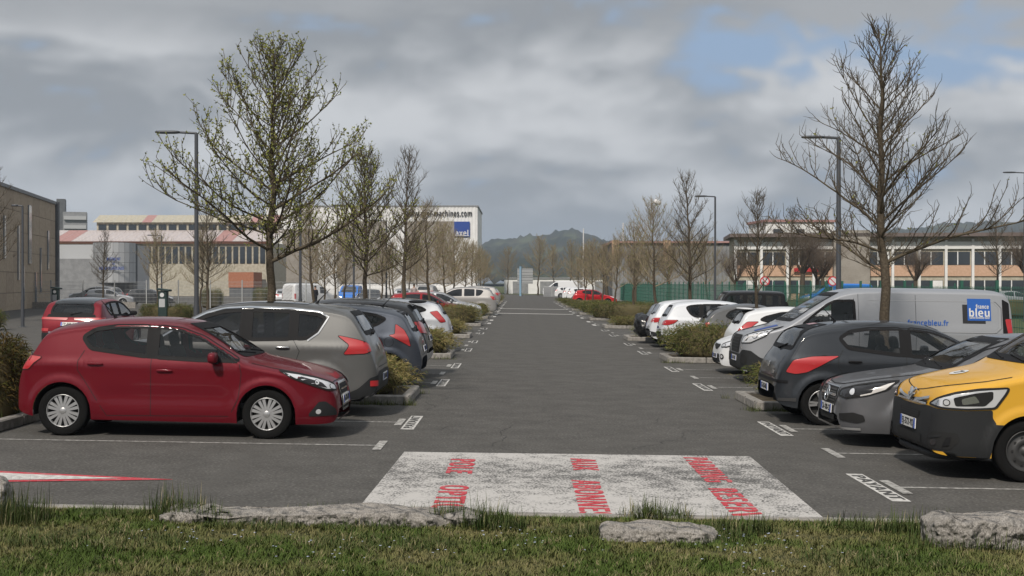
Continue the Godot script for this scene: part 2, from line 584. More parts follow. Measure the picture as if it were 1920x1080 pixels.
# shapes shared by many cars. Lengths in metres for a car of L0 x W0 x H0, scaled to the car at hand.
var SHAPES := {
	"hatch": {"L0": 4.0, "W0": 1.74, "H0": 1.46,
		"top": [0, .37, .008, .47, .03, .60, .07, .69, .16, .765, .4, .85, .8, .93, 1.1, .985, 1.2, 1.03, 1.5, 1.22, 1.82, 1.38, 2.0, 1.43, 2.35, 1.46, 2.85, 1.45, 3.3, 1.40, 3.55, 1.345, 3.66, 1.28, 3.8, 1.05, 3.87, .96, 3.93, .86, 3.975, .7, 4.0, .55],
		"bot": [0, .34, .01, .27, .05, .21, .2, .19, .6, .19, 2.0, .2, 3.4, .22, 3.8, .25, 3.96, .31, 4.0, .45],
		"wheels": [.855, 3.39], "rw": .31, "belt": .89,
		"win": [[1.2, .955, 1.42, 1.09, 1.68, 1.24, 1.95, 1.335, 2.24, 1.365, 2.24, .985, 1.7, .96], [2.34, 1.365, 2.75, 1.36, 3.02, 1.32, 3.17, 1.22, 3.06, 1.08, 2.34, .99]],
		"ws": [.50, 1.375, .55, 1.25, .64, 1.02], "rwin": [.43, 1.33, .50, 1.2, .53, 1.07],
		"seams": [[1.2, .95, 1.17, .8, 1.2, .5, 1.3, .3], [2.29, 1.36, 2.29, .27], [3.13, 1.06, 3.2, .93, 3.2, .82, 3.05, .6, 2.9, .36, 2.84, .27], [1.3, .28, 2.84, .265]],
		"handles": [2.12, .83, 2.98, .9], "mirror": [1.5, .97],
		"head": [-.2, .60, -.19, .67, .05, .75, .25, .80, .48, .845, .36, .755, .15, .665, 0, .615], "tail": [-.32, .80, -.3, .97, .0, 1.0, .22, .97, .1, .82], "mode_tail": 1},
	"suv": {"L0": 4.37, "W0": 1.84, "H0": 1.64,
		"top": [0, .48, .008, .62, .03, .77, .07, .86, .16, .93, .4, .99, .85, 1.06, 1.12, 1.11, 1.22, 1.16, 1.55, 1.37, 1.9, 1.55, 2.1, 1.6, 2.5, 1.64, 3.1, 1.635, 3.65, 1.59, 3.9, 1.54, 4.0, 1.47, 4.17, 1.2, 4.25, 1.06, 4.31, .92, 4.35, .78, 4.37, .62],
		"bot": [0, .44, .01, .34, .05, .27, .2, .24, .6, .23, 2.2, .24, 3.7, .25, 4.15, .28, 4.33, .36, 4.37, .5],
		"wheels": [.9, 3.52], "rw": .335, "belt": 1.01,
		"win": [[1.3, 1.09, 1.6, 1.28, 1.9, 1.43, 2.15, 1.5, 2.42, 1.525, 2.42, 1.1, 1.9, 1.08], [2.54, 1.525, 3.12, 1.515, 3.12, 1.115, 2.54, 1.1], [3.2, 1.51, 3.5, 1.475, 3.62, 1.42, 3.5, 1.22, 3.36, 1.13, 3.2, 1.12]],
		"ws": [.54, 1.545, .6, 1.4, .68, 1.15], "rwin": [.48, 1.47, .55, 1.33, .58, 1.16],
		"seams": [[1.27, 1.08, 1.25, .9, 1.3, .5, 1.38, .33], [2.47, 1.52, 2.47, .32], [3.16, 1.51, 3.17, 1.1, 3.26, .95, 3.2, .78, 3.05, .55, 2.98, .34]],
		"handles": [2.28, .97, 3.02, 1.0], "mirror": [1.62, 1.12],
		"head": [-.42, .72, -.3, .84, .1, .92, .42, .97, .3, .84, -.1, .74], "tail": [-.28, .9, -.24, 1.12, .0, 1.16, .28, 1.14, .16, .94], "mode_tail": 1},
	"van": {"L0": 5.4, "W0": 1.95, "H0": 1.97,
		"top": [0, .48, .008, .66, .03, .84, .08, .96, .16, 1.03, .5, 1.13, .82, 1.22, .95, 1.28, 1.4, 1.57, 1.8, 1.80, 1.98, 1.88, 2.3, 1.945, 3.0, 1.97, 4.6, 1.97, 5.15, 1.95, 5.29, 1.89, 5.35, 1.75, 5.38, 1.4, 5.395, .9, 5.4, .62],
		"bot": [0, .44, .01, .34, .05, .27, .2, .24, .6, .23, 2.2, .24, 4.5, .26, 5.1, .3, 5.36, .42, 5.4, .6],
		"wheels": [.95, 4.2], "rw": .335, "belt": 1.08,
		"win": [[1.18, 1.22, 1.42, 1.42, 1.68, 1.62, 1.84, 1.7, 2.22, 1.71, 2.24, 1.2, 1.7, 1.16]],
		"ws": [.62, 1.84, .70, 1.6, .78, 1.29], "rwin": [.6, 1.72, .64, 1.6, .66, 1.25],
		"seams": [[1.12, 1.2, 1.06, 1.0, 1.1, .6, 1.3, .36], [2.3, 1.84, 2.32, .36], [3.45, 1.84, 3.45, .36], [2.5, 1.72, 5.05, 1.72, 5.16, 1.6, 5.16, 1.2, 5.05, 1.1, 2.5, 1.1]],  # last line: shade of the embossed panel outline drawn as a dark strip
		"handles": [2.1, 1.05, 2.5, 1.05], "mirror": [1.5, 1.25],
		"head": [-.25, .82, -.2, .96, .1, 1.06, .42, 1.14, .3, .98, .05, .84], "tail": [-.1, .9, -.1, 1.4, .08, 1.4, .08, .9], "mode_tail": 1},
	"ludo": {"L0": 4.38, "W0": 1.81, "H0": 1.80,
		"top": [0, .45, .008, .62, .03, .78, .07, .88, .14, .965, .3, 1.02, .6, 1.09, .92, 1.16, 1.05, 1.22, 1.4, 1.46, 1.75, 1.66, 1.95, 1.735, 2.3, 1.785, 3, 1.8, 3.9, 1.775, 4.15, 1.73, 4.26, 1.6, 4.33, 1.2, 4.36, .9, 4.38, .6],
		"bot": [0, .41, .01, .32, .05, .25, .2, .22, .6, .21, 2.0, .22, 3.7, .24, 4.2, .3, 4.34, .4, 4.38, .58],
		"wheels": [.94, 3.67], "rw": .325, "belt": 1.03,
		"win": [[1.2, 1.13, 1.5, 1.35, 1.78, 1.53, 1.95, 1.6, 2.3, 1.63, 2.3, 1.13, 1.7, 1.1], [2.42, 1.63, 3.2, 1.63, 3.2, 1.14, 2.42, 1.13], [3.3, 1.63, 3.95, 1.6, 4.02, 1.2, 3.3, 1.15]],
		"ws": [.58, 1.70, .65, 1.5, .72, 1.23], "rwin": [.55, 1.62, .6, 1.4, .62, 1.15],
		"seams": [[1.16, 1.12, 1.12, .9, 1.18, .5, 1.3, .34], [2.36, 1.66, 2.36, .34], [3.25, 1.66, 3.25, .34]],
		"handles": [2.15, 1.0, 2.5, 1.0], "mirror": [1.5, 1.17],
		"head": [-.22, .775, -.1, .84, .1, .91, .3, .955, .52, .98, .50, .92, .42, .765, .2, .745, 0, .75], "tail": [-.12, .8, -.12, 1.3, .06, 1.3, .06, .8], "mode_tail": 1},
	"jeep": {"L0": 4.0, "W0": 1.8, "H0": 1.8,
		"top": [0, .6, .01, .95, .04, 1.05, .12, 1.09, .7, 1.13, 1.25, 1.16, 1.36, 1.2, 1.5, 1.48, 1.62, 1.68, 1.74, 1.755, 2.2, 1.79, 3.0, 1.8, 3.8, 1.78, 3.92, 1.73, 3.96, 1.4, 3.98, .9, 4.0, .62],
		"bot": [0, .56, .02, .46, .07, .38, .2, .34, 2.0, .36, 3.7, .36, 3.95, .42, 4.0, .6],
		"wheels": [.75, 3.2], "rw": .38, "belt": 1.1,
		"win": [[1.52, 1.2, 1.64, 1.5, 1.72, 1.62, 2.3, 1.65, 2.3, 1.2], [2.42, 1.65, 3.05, 1.65, 3.05, 1.2, 2.42, 1.2], [3.15, 1.65, 3.8, 1.64, 3.8, 1.2, 3.15, 1.2]],
		"ws": [.66, 1.70, .68, 1.5, .7, 1.24], "rwin": [.6, 1.64, .62, 1.5, .62, 1.2],
		"seams": [[1.46, 1.16, 1.46, .5], [2.36, 1.65, 2.36, .5]],
		"handles": [2.2, 1.05, 3.0, 1.05], "mirror": [1.6, 1.25],
		"head": [-.5, .78, -.5, .95, -.3, .95, -.3, .78], "tail": [-.06, .8, -.06, 1.0, .06, 1.0, .06, .8], "mode_tail": 1},
}
var wheel_cache := {}
func wheel_meshes(rw: float, style: String) -> Array:
	var key := "%s%.3f" % [style, rw]
	if wheel_cache.has(key): return wheel_cache[key]
	var b := Basis(Vector3.RIGHT, Vector3(0, 0, 1), Vector3(0, -1, 0))     # lathe axis -> +z (outer face)
	var t := MB.new()
	var ri := rw * 0.655
	t.lathe(PackedVector2Array([Vector2(ri, -.2), Vector2(rw * .9, -.2), Vector2(rw * .985, -.18), Vector2(rw, -.15), Vector2(rw * 1.0, -.10), Vector2(rw, -.05), Vector2(rw * .99, -.025), Vector2(rw * .95, -.008), Vector2(rw * .85, .0), Vector2(rw * .75, -.001), Vector2(ri * 1.03, -.006), Vector2(ri, -.014), Vector2(ri * .985, -.03)]), Vector3.ZERO, b, 40)
	var r := MB.new()
	var d := MB.new()
	d.lathe(PackedVector2Array([Vector2(ri * .99, -.02), Vector2(ri * .97, -.16), Vector2(ri * .9, -.17)]), Vector3.ZERO, b, 32)
	d.disc(Vector3(0, 0, -.075), Vector3(0, 0, 1), ri * .97, 24)
	r.lathe(PackedVector2Array([Vector2(ri * 1.0, -.012), Vector2(ri * .985, -.004), Vector2(ri * .95, -.006), Vector2(ri * .93, -.022), Vector2(ri * .92, -.05)]), Vector3.ZERO, b, 40)
	var n: int = {"cap8": 8, "five": 5, "ten": 10, "steel": 0, "multi": 12}[style]
	if style == "steel":
		r.lathe(PackedVector2Array([Vector2(ri * .93, -.03), Vector2(ri * .75, -.05), Vector2(ri * .6, -.02), Vector2(ri * .42, -.018), Vector2(ri * .36, -.04), Vector2(ri * .2, -.045), Vector2(ri * .18, -.02), Vector2(0.001, -.018)]), Vector3.ZERO, b, 40)
		for k in 10:
			var an := TAU * k / 10
			d.disc(Vector3(cos(an), sin(an), 0) * ri * .66 + Vector3(0, 0, -.022), Vector3(0, 0, 1), ri * .07, 10)  # dark discs stand for the openings in the steel wheel
	else:
		r.lathe(PackedVector2Array([Vector2(ri * .24, -.05), Vector2(ri * .235, -.015), Vector2(ri * .16, -.004), Vector2(0.001, -.002)]), Vector3.ZERO, b, 20)
		for k in n:
			var an := TAU * (k + 0.5) / n
			var dr := Vector3(cos(an), sin(an), 0)
			var tg := Vector3(-sin(an), cos(an), 0)
			var w0 := ri * (0.11 if n < 9 else 0.07)
			var w1 := ri * (0.20 if n == 8 else (0.15 if n == 5 else 0.085))
			var fork := 2 if n == 8 or n == 5 else 1
			for f in fork:
				var sh := 0.0 if fork == 1 else (-1.0 if f == 0 else 1.0)
				var p0 := dr * ri * .2 + tg * sh * w0 * .5
				var p1 := dr * ri * .95 + tg * sh * w1 * .75
				var hw0 := w0 * (.6 if fork == 2 else 1.0)
				var hw1 := w1 * (.5 if fork == 2 else 1.0)
				var z0 := Vector3(0, 0, -.012); var z1 := Vector3(0, 0, -.016); var bk := Vector3(0, 0, -.035)
				var a0 := p0 - tg * hw0 + z0; var a1 := p0 + tg * hw0 + z0; var c0 := p1 - tg * hw1 + z1; var c1 := p1 + tg * hw1 + z1
				r.face(a0, c0, c1, a1); r.face(a0, a0 + bk, c0 + bk, c0); r.face(a1, c1, c1 + bk, a1 + bk)
	wheel_cache[key] = [t.mesh(), r.mesh(), d.mesh()]
	return wheel_cache[key]

# spec: shape, L, W, H, paint, lod, wheel, rim, plus what differs from the shape
func make_car(called: String, label: String, s: Dictionary, pos: Vector3, turn: float, category := "car", group := "") -> Node3D:
	var t := thing(called, label, category, pos, turn, group)
	var sh: Dictionary = SHAPES[s.shape]
	var L: float = s.get("L", sh.L0); var W: float = s.get("W", sh.W0); var H: float = s.get("H", sh.H0)
	var fx: float = L / sh.L0; var fy: float = H / sh.H0; var fz: float = W / sh.W0
	var lod: int = s.get("lod", 0)
	var k := Shell.new()
	k.L = L; k.W = W; k.H = H
	k.belt = s.get("belt", sh.belt) * fy
	k.rw = s.get("rw", sh.rw); k.R = k.rw + 0.05
	k.tum = s.get("tum", {"van": .15, "ludo": .17, "jeep": .12}.get(s.shape, .21))
	k.f0 = s.get("f0", {"van": .66, "ludo": .66, "jeep": .9}.get(s.shape, .6))
	k.fa = s.get("fa", .8 if s.shape != "jeep" else .25)
	k.r0 = s.get("r0", {"van": .93, "ludo": .9, "jeep": .93}.get(s.shape, .74))
	k.ra = s.get("ra", .3 if s.shape in ["van", "ludo", "jeep"] else .6)
	k.rr = s.get("rr", .12)
	k.char_y = s.get("char_y", .6 * H)
	var wl: Array = s.get("wheels", sh.wheels)
	k.wu = PackedFloat32Array([wl[0] * fx, wl[1] * fx])
	k.setup(pv(sc(s.get("top", sh.top), fx, fy)), pv(sc(s.get("bot", sh.bot), fx, 1.0)))
	var wins := []
	for w in s.get("win", sh.win): wins.append(rounded(pv(sc(w, fx, fy)), .05))
	var ws := rounded(pv(sym(sc(s.get("ws", sh.ws), fz, fy))), .06)
	var rwin := rounded(pv(sym(sc(s.get("rwin", sh.rwin), fz, fy))), .06)
	var see := lod == 0
	var holes := []
	if see:
		for w in wins: holes.append([SIDE, w])
		holes.append([FRONT, ws])
		if not s.get("blind_rear", false): holes.append([REAR, rwin])
	var bodym := k.build(holes, .045 if lod == 0 else .09, 24 if lod == 0 else 12, 16 if lod == 0 else 9)
	obj("body", bodym.mesh(), s.paint, t)
	var cell := .05 if lod == 0 else .1
	var glass: Material = s.get("glass", M.car_glass) if see else M.dark_glass
	var go := -.004 if see else .005
	var both := func(called2: String, poly: PackedVector2Array, mode: int, off: float, m: Material):
		var a := MB.new()
		k.patch(a, poly, mode, off, cell)
		if a.i.is_empty(): return
		obj(called2, a.mesh(), m, t)
		if mode == SIDE or mode == CORNER_F or mode == CORNER_R: obj(called2, a.mirror_z().mesh(), m, t)
	var both_strip := func(called2: String, line: PackedVector2Array, mode: int, wi: float, wo: float, off: float, m: Material, closed: bool):
		var a := MB.new()
		k.strip(a, line, mode, wi, wo, off, closed, cell)
		obj(called2, a.mesh(), m, t)
		if mode == SIDE or mode == CORNER_F or mode == CORNER_R: obj(called2, a.mirror_z().mesh(), m, t)
	for w in wins:
		both.call("side_window", w, SIDE, go, glass)
		if lod == 0: both_strip.call("window_frame", w, SIDE, .03, .022, .006, M.trim, true)
	both.call("windscreen", ws, FRONT, go, glass)
	if lod == 0: both_strip.call("windscreen_frame", ws, FRONT, .04, .024, .006, M.trim, true)
	both.call("rear_window", rwin, REAR, go if not s.get("blind_rear", false) else .005, s.get("rear_glass", glass))
	if lod == 0: both_strip.call("rear_window_frame", rwin, REAR, .04, .022, .006, M.trim, true)
	# pillars between the side panes
	if lod == 0:
		for q in wins.size() - 1:
			var x0 := -1e9; var x1 := 1e9; var yl := 1e9; var yh := -1e9
			for p in wins[q]: x0 = maxf(x0, p.x)
			for p in wins[q + 1]: x1 = minf(x1, p.x)
			for p in wins[q]:
				if p.x > x0 - .12: yl = minf(yl, p.y); yh = maxf(yh, p.y)
			both.call("door_pillar", PackedVector2Array([Vector2(x0 - .01, yl - .015), Vector2(x1 + .01, yl - .01), Vector2(x1 + .01, yh + .015), Vector2(x0 - .01, yh + .015)]), SIDE, .0025, M.trim)
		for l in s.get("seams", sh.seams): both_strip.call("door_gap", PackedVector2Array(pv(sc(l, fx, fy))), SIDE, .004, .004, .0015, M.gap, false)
	# lamps
	var hd := rounded(pv(s.get("head", sh.head)), .03)
	both.call("headlight", hd, CORNER_F, .010, s.get("head_mat", M.lamp_silver))
	if lod == 0:
		both_strip.call("headlight_rim", hd, CORNER_F, .012, .008, .012, s.get("head_rim", M.gap), true)
		var bl: Array = s.get("bulbs", [])
		for q in bl.size() / 3:
			both.call("headlight_bulb", PackedVector2Array(pv(circle(bl[q * 3], bl[q * 3 + 1], bl[q * 3 + 2], bl[q * 3 + 2]))), CORNER_F, .014, M.lamp_dark)
			both.call("headlight_lens", PackedVector2Array(pv(circle(bl[q * 3], bl[q * 3 + 1], bl[q * 3 + 2] * .75, bl[q * 3 + 2] * .75))), CORNER_F, .017, M.lamp_silver)
	var tl := rounded(pv(s.get("tail", sh.tail)), .03)
	both.call("tail_light", tl, CORNER_R, .010, M.tail_red)
	if lod == 0: both_strip.call("tail_light_rim", tl, CORNER_R, .008, .008, .007, M.gap, true)
	# trim pieces of this car
	for e in s.get("trim", []):      # [name, material, mode, numbers, offset, rounding]
		both.call(e[0], rounded(pv(e[3]), e[5]) if e[5] > 0 else PackedVector2Array(pv(e[3])), e[2], e[4], e[1])
	for e in s.get("bands", []):     # [name, material, mode, numbers, half width, offset, closed]
		both_strip.call(e[0], PackedVector2Array(pv(e[3])), e[2], e[4], e[4], e[5], e[1], e[6])
	# wheels, wheel houses, underbody
	var wm := wheel_meshes(k.rw, s.get("wheel", "five"))
	for u in k.wu:
		for sg in [1.0, -1.0]:
			var w := Node3D.new()
			w.name = "wheel"
			t.add_child(w, true)
			w.position = Vector3(L * .5 - u, k.rw, (W * .5 - .035) * sg)
			if sg < 0: w.rotation.y = PI
			obj("tyre", wm[0], M.tyre, w)
			obj("rim", wm[1], s.get("rim", M.rim), w)
			obj("dark_backing", wm[2], M.brake, w)  # dark backing mesh filling the openings of the rim
	var wh := MB.new()
	for u in k.wu:
		for sg in [1.0, -1.0]:
			var hc := Vector3(L * .5 - u, k.rw, 0)
			var zo: float = (W * .5 - .055) * sg
			var zi: float = (W * .5 - .36) * sg
			for q in 18:
				var a0 := PI * (q / 18.0 * 1.1 - .05); var a1 := PI * ((q + 1) / 18.0 * 1.1 - .05)
				var d0 := Vector3(cos(a0), sin(a0), 0) * (k.R + .008); var d1 := Vector3(cos(a1), sin(a1), 0) * (k.R + .008)
				wh.face(hc + d0 + Vector3(0, 0, zo), hc + d0 + Vector3(0, 0, zi), hc + d1 + Vector3(0, 0, zi), hc + d1 + Vector3(0, 0, zo))
				wh.face(hc + Vector3(0, 0, zi), hc + d0 + Vector3(0, 0, zi), hc + d1 + Vector3(0, 0, zi), hc + Vector3(0, 0, zi + .001))
	wh.box(Vector3(0, .30, 0), Vector3(L - .5, .14, W - .42))
	wh.box(Vector3(L * .5 - (k.wu[0] + k.wu[1]) * .5, .27, 0), Vector3(k.wu[1] - k.wu[0] - k.R * 2 - .04, .14, W - .14))
	obj("underbody", wh.mesh(), M.under, t)
	# mirrors
	var mi: Array = s.get("mirror", sh.mirror)
	for sg in [1.0, -1.0]:
		var a := MB.new()
		var zz := k.zfull(mi[0] * fx, mi[1] * fy)
		a.blob(Vector3(L * .5 - mi[0] * fx, mi[1] * fy + .03, (zz + .13) * sg), Vector3(.11, .135, .21), .65)
		var mr := obj("mirror", a.mesh(), s.get("mirror_mat", s.paint), t)
		var b := MB.new()
		b.box(Vector3(L * .5 - mi[0] * fx + .01, mi[1] * fy - .03, (zz + .035) * sg), Vector3(.07, .035, .12))
		obj("mirror_arm", b.mesh(), M.trim, mr)
	if lod == 0:
		var hs: Array = s.get("handles", sh.handles)
		for q in hs.size() / 2:
			for sg in [1.0, -1.0]:
				var a := MB.new()
				var zz := k.zfull(hs[q * 2] * fx, hs[q * 2 + 1] * fy)
				a.blob(Vector3(L * .5 - hs[q * 2] * fx, hs[q * 2 + 1] * fy, (zz + .018) * sg), Vector3(.2, .03, .028), .6, Basis.IDENTITY, 14, 8)
				a.box(Vector3(L * .5 - hs[q * 2] * fx + .07, hs[q * 2 + 1] * fy, (zz + .004) * sg), Vector3(.03, .022, .03))
				a.box(Vector3(L * .5 - hs[q * 2] * fx - .07, hs[q * 2 + 1] * fy, (zz + .004) * sg), Vector3(.03, .022, .03))
				obj("door_handle", a.mesh(), s.get("handle_mat", s.paint), t)
		# seats and dashboard seen through the panes
		var by := k.belt
		var fl := MB.new()
		fl.box(Vector3(-.1, .40, 0), Vector3(L - 1.5, .06, W - .3))
		obj("cabin_floor", fl.mesh(), M.cabin, t)
		var da := MB.new()
		da.blob(Vector3(L * .5 - 1.42 * fx, by - .14, 0), Vector3(.5, .3, W - .34), .5)
		obj("dashboard", da.mesh(), M.cabin, t)
		var rows := [2.15 * fx] if s.get("blind_rear", false) else [2.1 * fx, 2.98 * fx]
		for rx in rows:
			for sg in [1.0, -1.0]:
				var a := MB.new()
				var bs := Basis(Vector3(0, 0, 1), .2)
				a.blob(Vector3(L * .5 - rx + .12, by - .38, .36 * sg), Vector3(.5, .2, .5), .5)
				a.blob(Vector3(L * .5 - rx - .16, by - .1, .36 * sg), Vector3(.16, .62, .48), .55, bs)
				var st := obj("seat", a.mesh(), M.cabin, t)
				var hb := MB.new()
				hb.blob(Vector3(L * .5 - rx - .24, by + .27, .36 * sg), Vector3(.1, .19, .26), .6, bs)
				obj("headrest", hb.mesh(), M.cabin, st)
		var sw := MB.new()
		var sb := Basis(Vector3(0, 0, 1), -1.15)
		var ring := PackedVector3Array()
		var rad := PackedFloat32Array()
		for q in 25:
			ring.append(Vector3(L * .5 - 1.66 * fx, by - .02, -.36) + sb * Vector3(cos(TAU * q / 24) * .18, 0, sin(TAU * q / 24) * .18)); rad.append(.014)
		sw.tube(ring, rad, 6)
		sw.box(Vector3(L * .5 - 1.66 * fx, by - .02, -.36), Vector3(.3, .02, .05), sb)
		obj("steering_wheel", sw.mesh(), M.cabin, t)
		# wipers at the foot of the windscreen
		for q in 2:
			var a := MB.new()
			var zc := -.45 + .55 * q
			var s0 := k.surf(FRONT, zc, ws_low(ws) - .01, .015)
			var s1 := k.surf(FRONT, zc + .5, ws_low(ws) + .035, .015)
			a.rod(s0[0], s1[0], .009, 6)
			obj("wiper", a.mesh(), M.trim, t)
	if s.has("rear_wiper"):
		var a := MB.new()
		var s0 := k.surf(REAR, 0.0, ws_low(rwin) - .02, .02)
		var s1 := k.surf(REAR, s.rear_wiper, ws_low(rwin) + .05, .02)
		a.rod(s0[0], s1[0], .011, 6)
		a.blob(s0[0], Vector3(.05, .05, .07), .8, Basis.IDENTITY, 10, 6)
		obj("rear_wiper", a.mesh(), M.trim, t)
	if s.has("antenna"):
		var a := MB.new()
		var u: float = s.antenna * fx
		var y := k.on(k.tp, u)
		a.tube(PackedVector3Array([Vector3(L * .5 - u, y - .01, 0), Vector3(L * .5 - u - .04, y + .05, 0), Vector3(L * .5 - u - .2, y + .22, 0)]), PackedFloat32Array([.025, .009, .004]), 6)
		obj("antenna", a.mesh(), M.trim, t)
	for pl in s.get("plates", []):       # [mode, height, text, z]
		var p := k.surf(pl[0], pl[3], pl[1], .012)
		var out := 1.0 if pl[0] == FRONT else -1.0
		var nrm: Vector3 = p[1]
		nrm.z = 0
		nrm = nrm.normalized()
		var b := Basis(Vector3(0, 0, -out), nrm.cross(Vector3(0, 0, -out)), nrm)
		var a := MB.new()
		a.box(Vector3.ZERO, Vector3(.52, .11, .012))
		var po := obj("number_plate", a.mesh(), M.plate, t)
		po.transform = Transform3D(b, p[0] + nrm * .012)
		for sg in [-1.0, 1.0]:
			var e := MB.new()
			e.box(Vector3(.238 * sg, 0, .0075), Vector3(.042, .108, .004))
			obj("plate_band", e.mesh(), M.plate_blue, po)
		if lod == 0:
			var tm := obj("plate_text", text_mesh(pl[2], .072, .003), M.ink, po)
			tm.position = Vector3(0, 0, .0075)
			var ab := (tm.mesh as TextMesh).get_aabb()
			tm.scale = Vector3(minf(1.0, .4 / maxf(.01, ab.size.x)), 1, 1)
	shells[t] = k
	return t
var shells := {}
func ws_low(p: PackedVector2Array) -> float:
	var y := 1e9
	for q in p: y = minf(y, q.y)
	return y

func materials() -> void:
	M.car_glass = mat(Color(0.10, 0.13, 0.13, 0.25), 0.03, 0.0, 0.6)
	M.car_glass.transparency = BaseMaterial3D.TRANSPARENCY_ALPHA
	M.privacy_glass = mat(Color(0.05, 0.06, 0.065, 0.7), 0.03, 0.0, 0.6)
	M.privacy_glass.transparency = BaseMaterial3D.TRANSPARENCY_ALPHA
	M.dark_glass = mat(lin(.012, .014, .016), .06, 0.0, .7)
	M.trim = mat(lin(.012, .012, .013), .6, 0.0, .25)
	M.plastic = mat(lin(.019, .020, .021), .6, 0.0, .35)
	M.gap = mat(lin(.006, .006, .006), .8)
	M.under = mat(lin(.008, .008, .008), .95)
	M.tyre = mat(lin(.012, .012, .012), .95, 0.0, .15)
	M.rim = mat(lin(.5, .5, .5), .35, .7)
	M.rim_dark = mat(lin(.05, .05, .05), .5, .3)
	M.brake = mat(lin(.015, .015, .015), .8)
	M.cabin = mat(lin(.04, .04, .042), .9)
	M.lamp_silver = mat(lin(.66, .67, .69), .16, .35)
	M.lamp_silver.clearcoat_enabled = true
	M.lamp_dark = mat(lin(.03, .03, .032), .15, .3)
	M.tail_red = mat(lin(.42, .012, .016), .12)
	M.tail_red.clearcoat_enabled = true
	M.white_lens = mat(lin(.6, .58, .56), .15)
	M.chrome = mat(lin(.62, .63, .64), .15, .95)
	M.plate = mat(lin(.66, .66, .64), .4)
	M.plate_blue = mat(lin(.02, .08, .4), .4)
	M.ink = mat(lin(.01, .01, .012), .6)
	M.red_paint = paint(lin(.125, .004, .011), .15)
	M.asphalt_ink = mat(lin(.06, .059, .057), .9)
	M.grey_post = mat(lin(.075, .08, .09), .5, .3)
	M.white_post = mat(lin(.6, .6, .6), .5)
	M.leaf_red = mat(lin(.55, .42, .38), .7, 0, .25)
	M.leaf_red.vertex_color_use_as_albedo = true
	M.window_pale = mat(lin(.20, .22, .24), .1, 0, .7)
	M.rust = mat(lin(.2, .09, .06), .8)
	M.pale_clad = mat(lin(.40, .41, .42), .55)
	M.roof_brown = mat(lin(.14, .11, .10), .8)
	M.dark_green = mat(lin(.012, .03, .027), .5)
	M.fence_grey = mat(lin(.33, .34, .34), .6)
	M.fence_green = mat(lin(.02, .10, .07), .6)
	M.pale_blue = mat(lin(.22, .36, .48), .5)
	M.blade = mat(Color.WHITE, .75, 0.0, .25)
	M.blade.vertex_color_use_as_albedo = true
	M.blade.backlight_enabled = true
	M.blade.backlight = Color(.25, .3, .1)
	M.logo_blue = mat(lin(.008, .09, .38), .5)
	M.bin_bag = mat(lin(.008, .008, .009), .25, 0, .6)
	M.tar = mat(lin(.03, .029, .028), .9)

# ------------------------------------------------------------------ sky, light, camera
func sky_image() -> Image:
	var w := 2048
	var h := 1024
	var big := FastNoiseLite.new(); big.seed = 21; big.frequency = 1.0; big.noise_type = FastNoiseLite.TYPE_SIMPLEX_SMOOTH; big.fractal_octaves = 5; big.fractal_gain = .5
	var soft := FastNoiseLite.new(); soft.seed = 4; soft.frequency = .35; soft.noise_type = FastNoiseLite.TYPE_SIMPLEX_SMOOTH; soft.fractal_octaves = 3
	var data := PackedFloat32Array()
	data.resize(w * h * 3)
	for y in h:
		var el := PI * (0.5 - (y + .5) / h)
		var ce := cos(el)
		var dy := sin(el)
		for x in w:
			var k := (y * w + x) * 3
			if el < -0.03:
				data[k] = .16; data[k + 1] = .16; data[k + 2] = .155
				continue
			var az := wrapf(TAU * (x + .5) / w, -PI, PI)      # the panorama's first column looks along -z
			var dx := sin(az) * ce
			var dz := cos(az) * ce
			var n1 := soft.get_noise_3d(dx * 6.0, dy * 19.0, dz * 6.0)
			var n2 := big.get_noise_3d(dx * 5.0 + n1 * .5, dy * 15.0 + n1 * .7, dz * 5.0 + 3.0)
			var n3 := big.get_noise_3d(dx * 15.0 + n2 * .6, dy * 40.0 + n2 * 1.2, dz * 15.0 - 7.0)
			var light := .52 + n1 * .7 + n2 * .6 + n3 * .28
			var cloud := Vector3(.27, .29, .315).lerp(Vector3(.57, .585, .605), smoothstep(.15, .95, light))
			var bank := smoothstep(.165, .215, el + n1 * .035 + n2 * .02) * (1.0 - smoothstep(.35, .7, el))
			cloud = cloud.lerp(Vector3(.275, .29, .31), bank * .75)
			# a gap in the cover where blue shows
			var gx := wrapf(az - .27, -PI, PI) / .20
			var ge := (el - .178) / .030
			var gap := exp(-gx * gx - ge * ge)
			var cover := smoothstep(.2, .75, 1.1 + n2 * .9 + n1 * .2 + n3 * .55 - gap * .92)
			var c := Vector3(.27, .375, .53).lerp(cloud, cover)
			c = c.lerp(Vector3(.33, .375, .43), exp(-maxf(el, 0.0) / .045) * .85)        # the air towards the horizon
			c *= 1.0 + .55 * smoothstep(.25, 1.3, el)                                    # cover is thinner overhead
			data[k] = c.x; data[k + 1] = c.y; data[k + 2] = c.z
	return Image.create_from_data(w, h, false, Image.FORMAT_RGBF, data.to_byte_array())

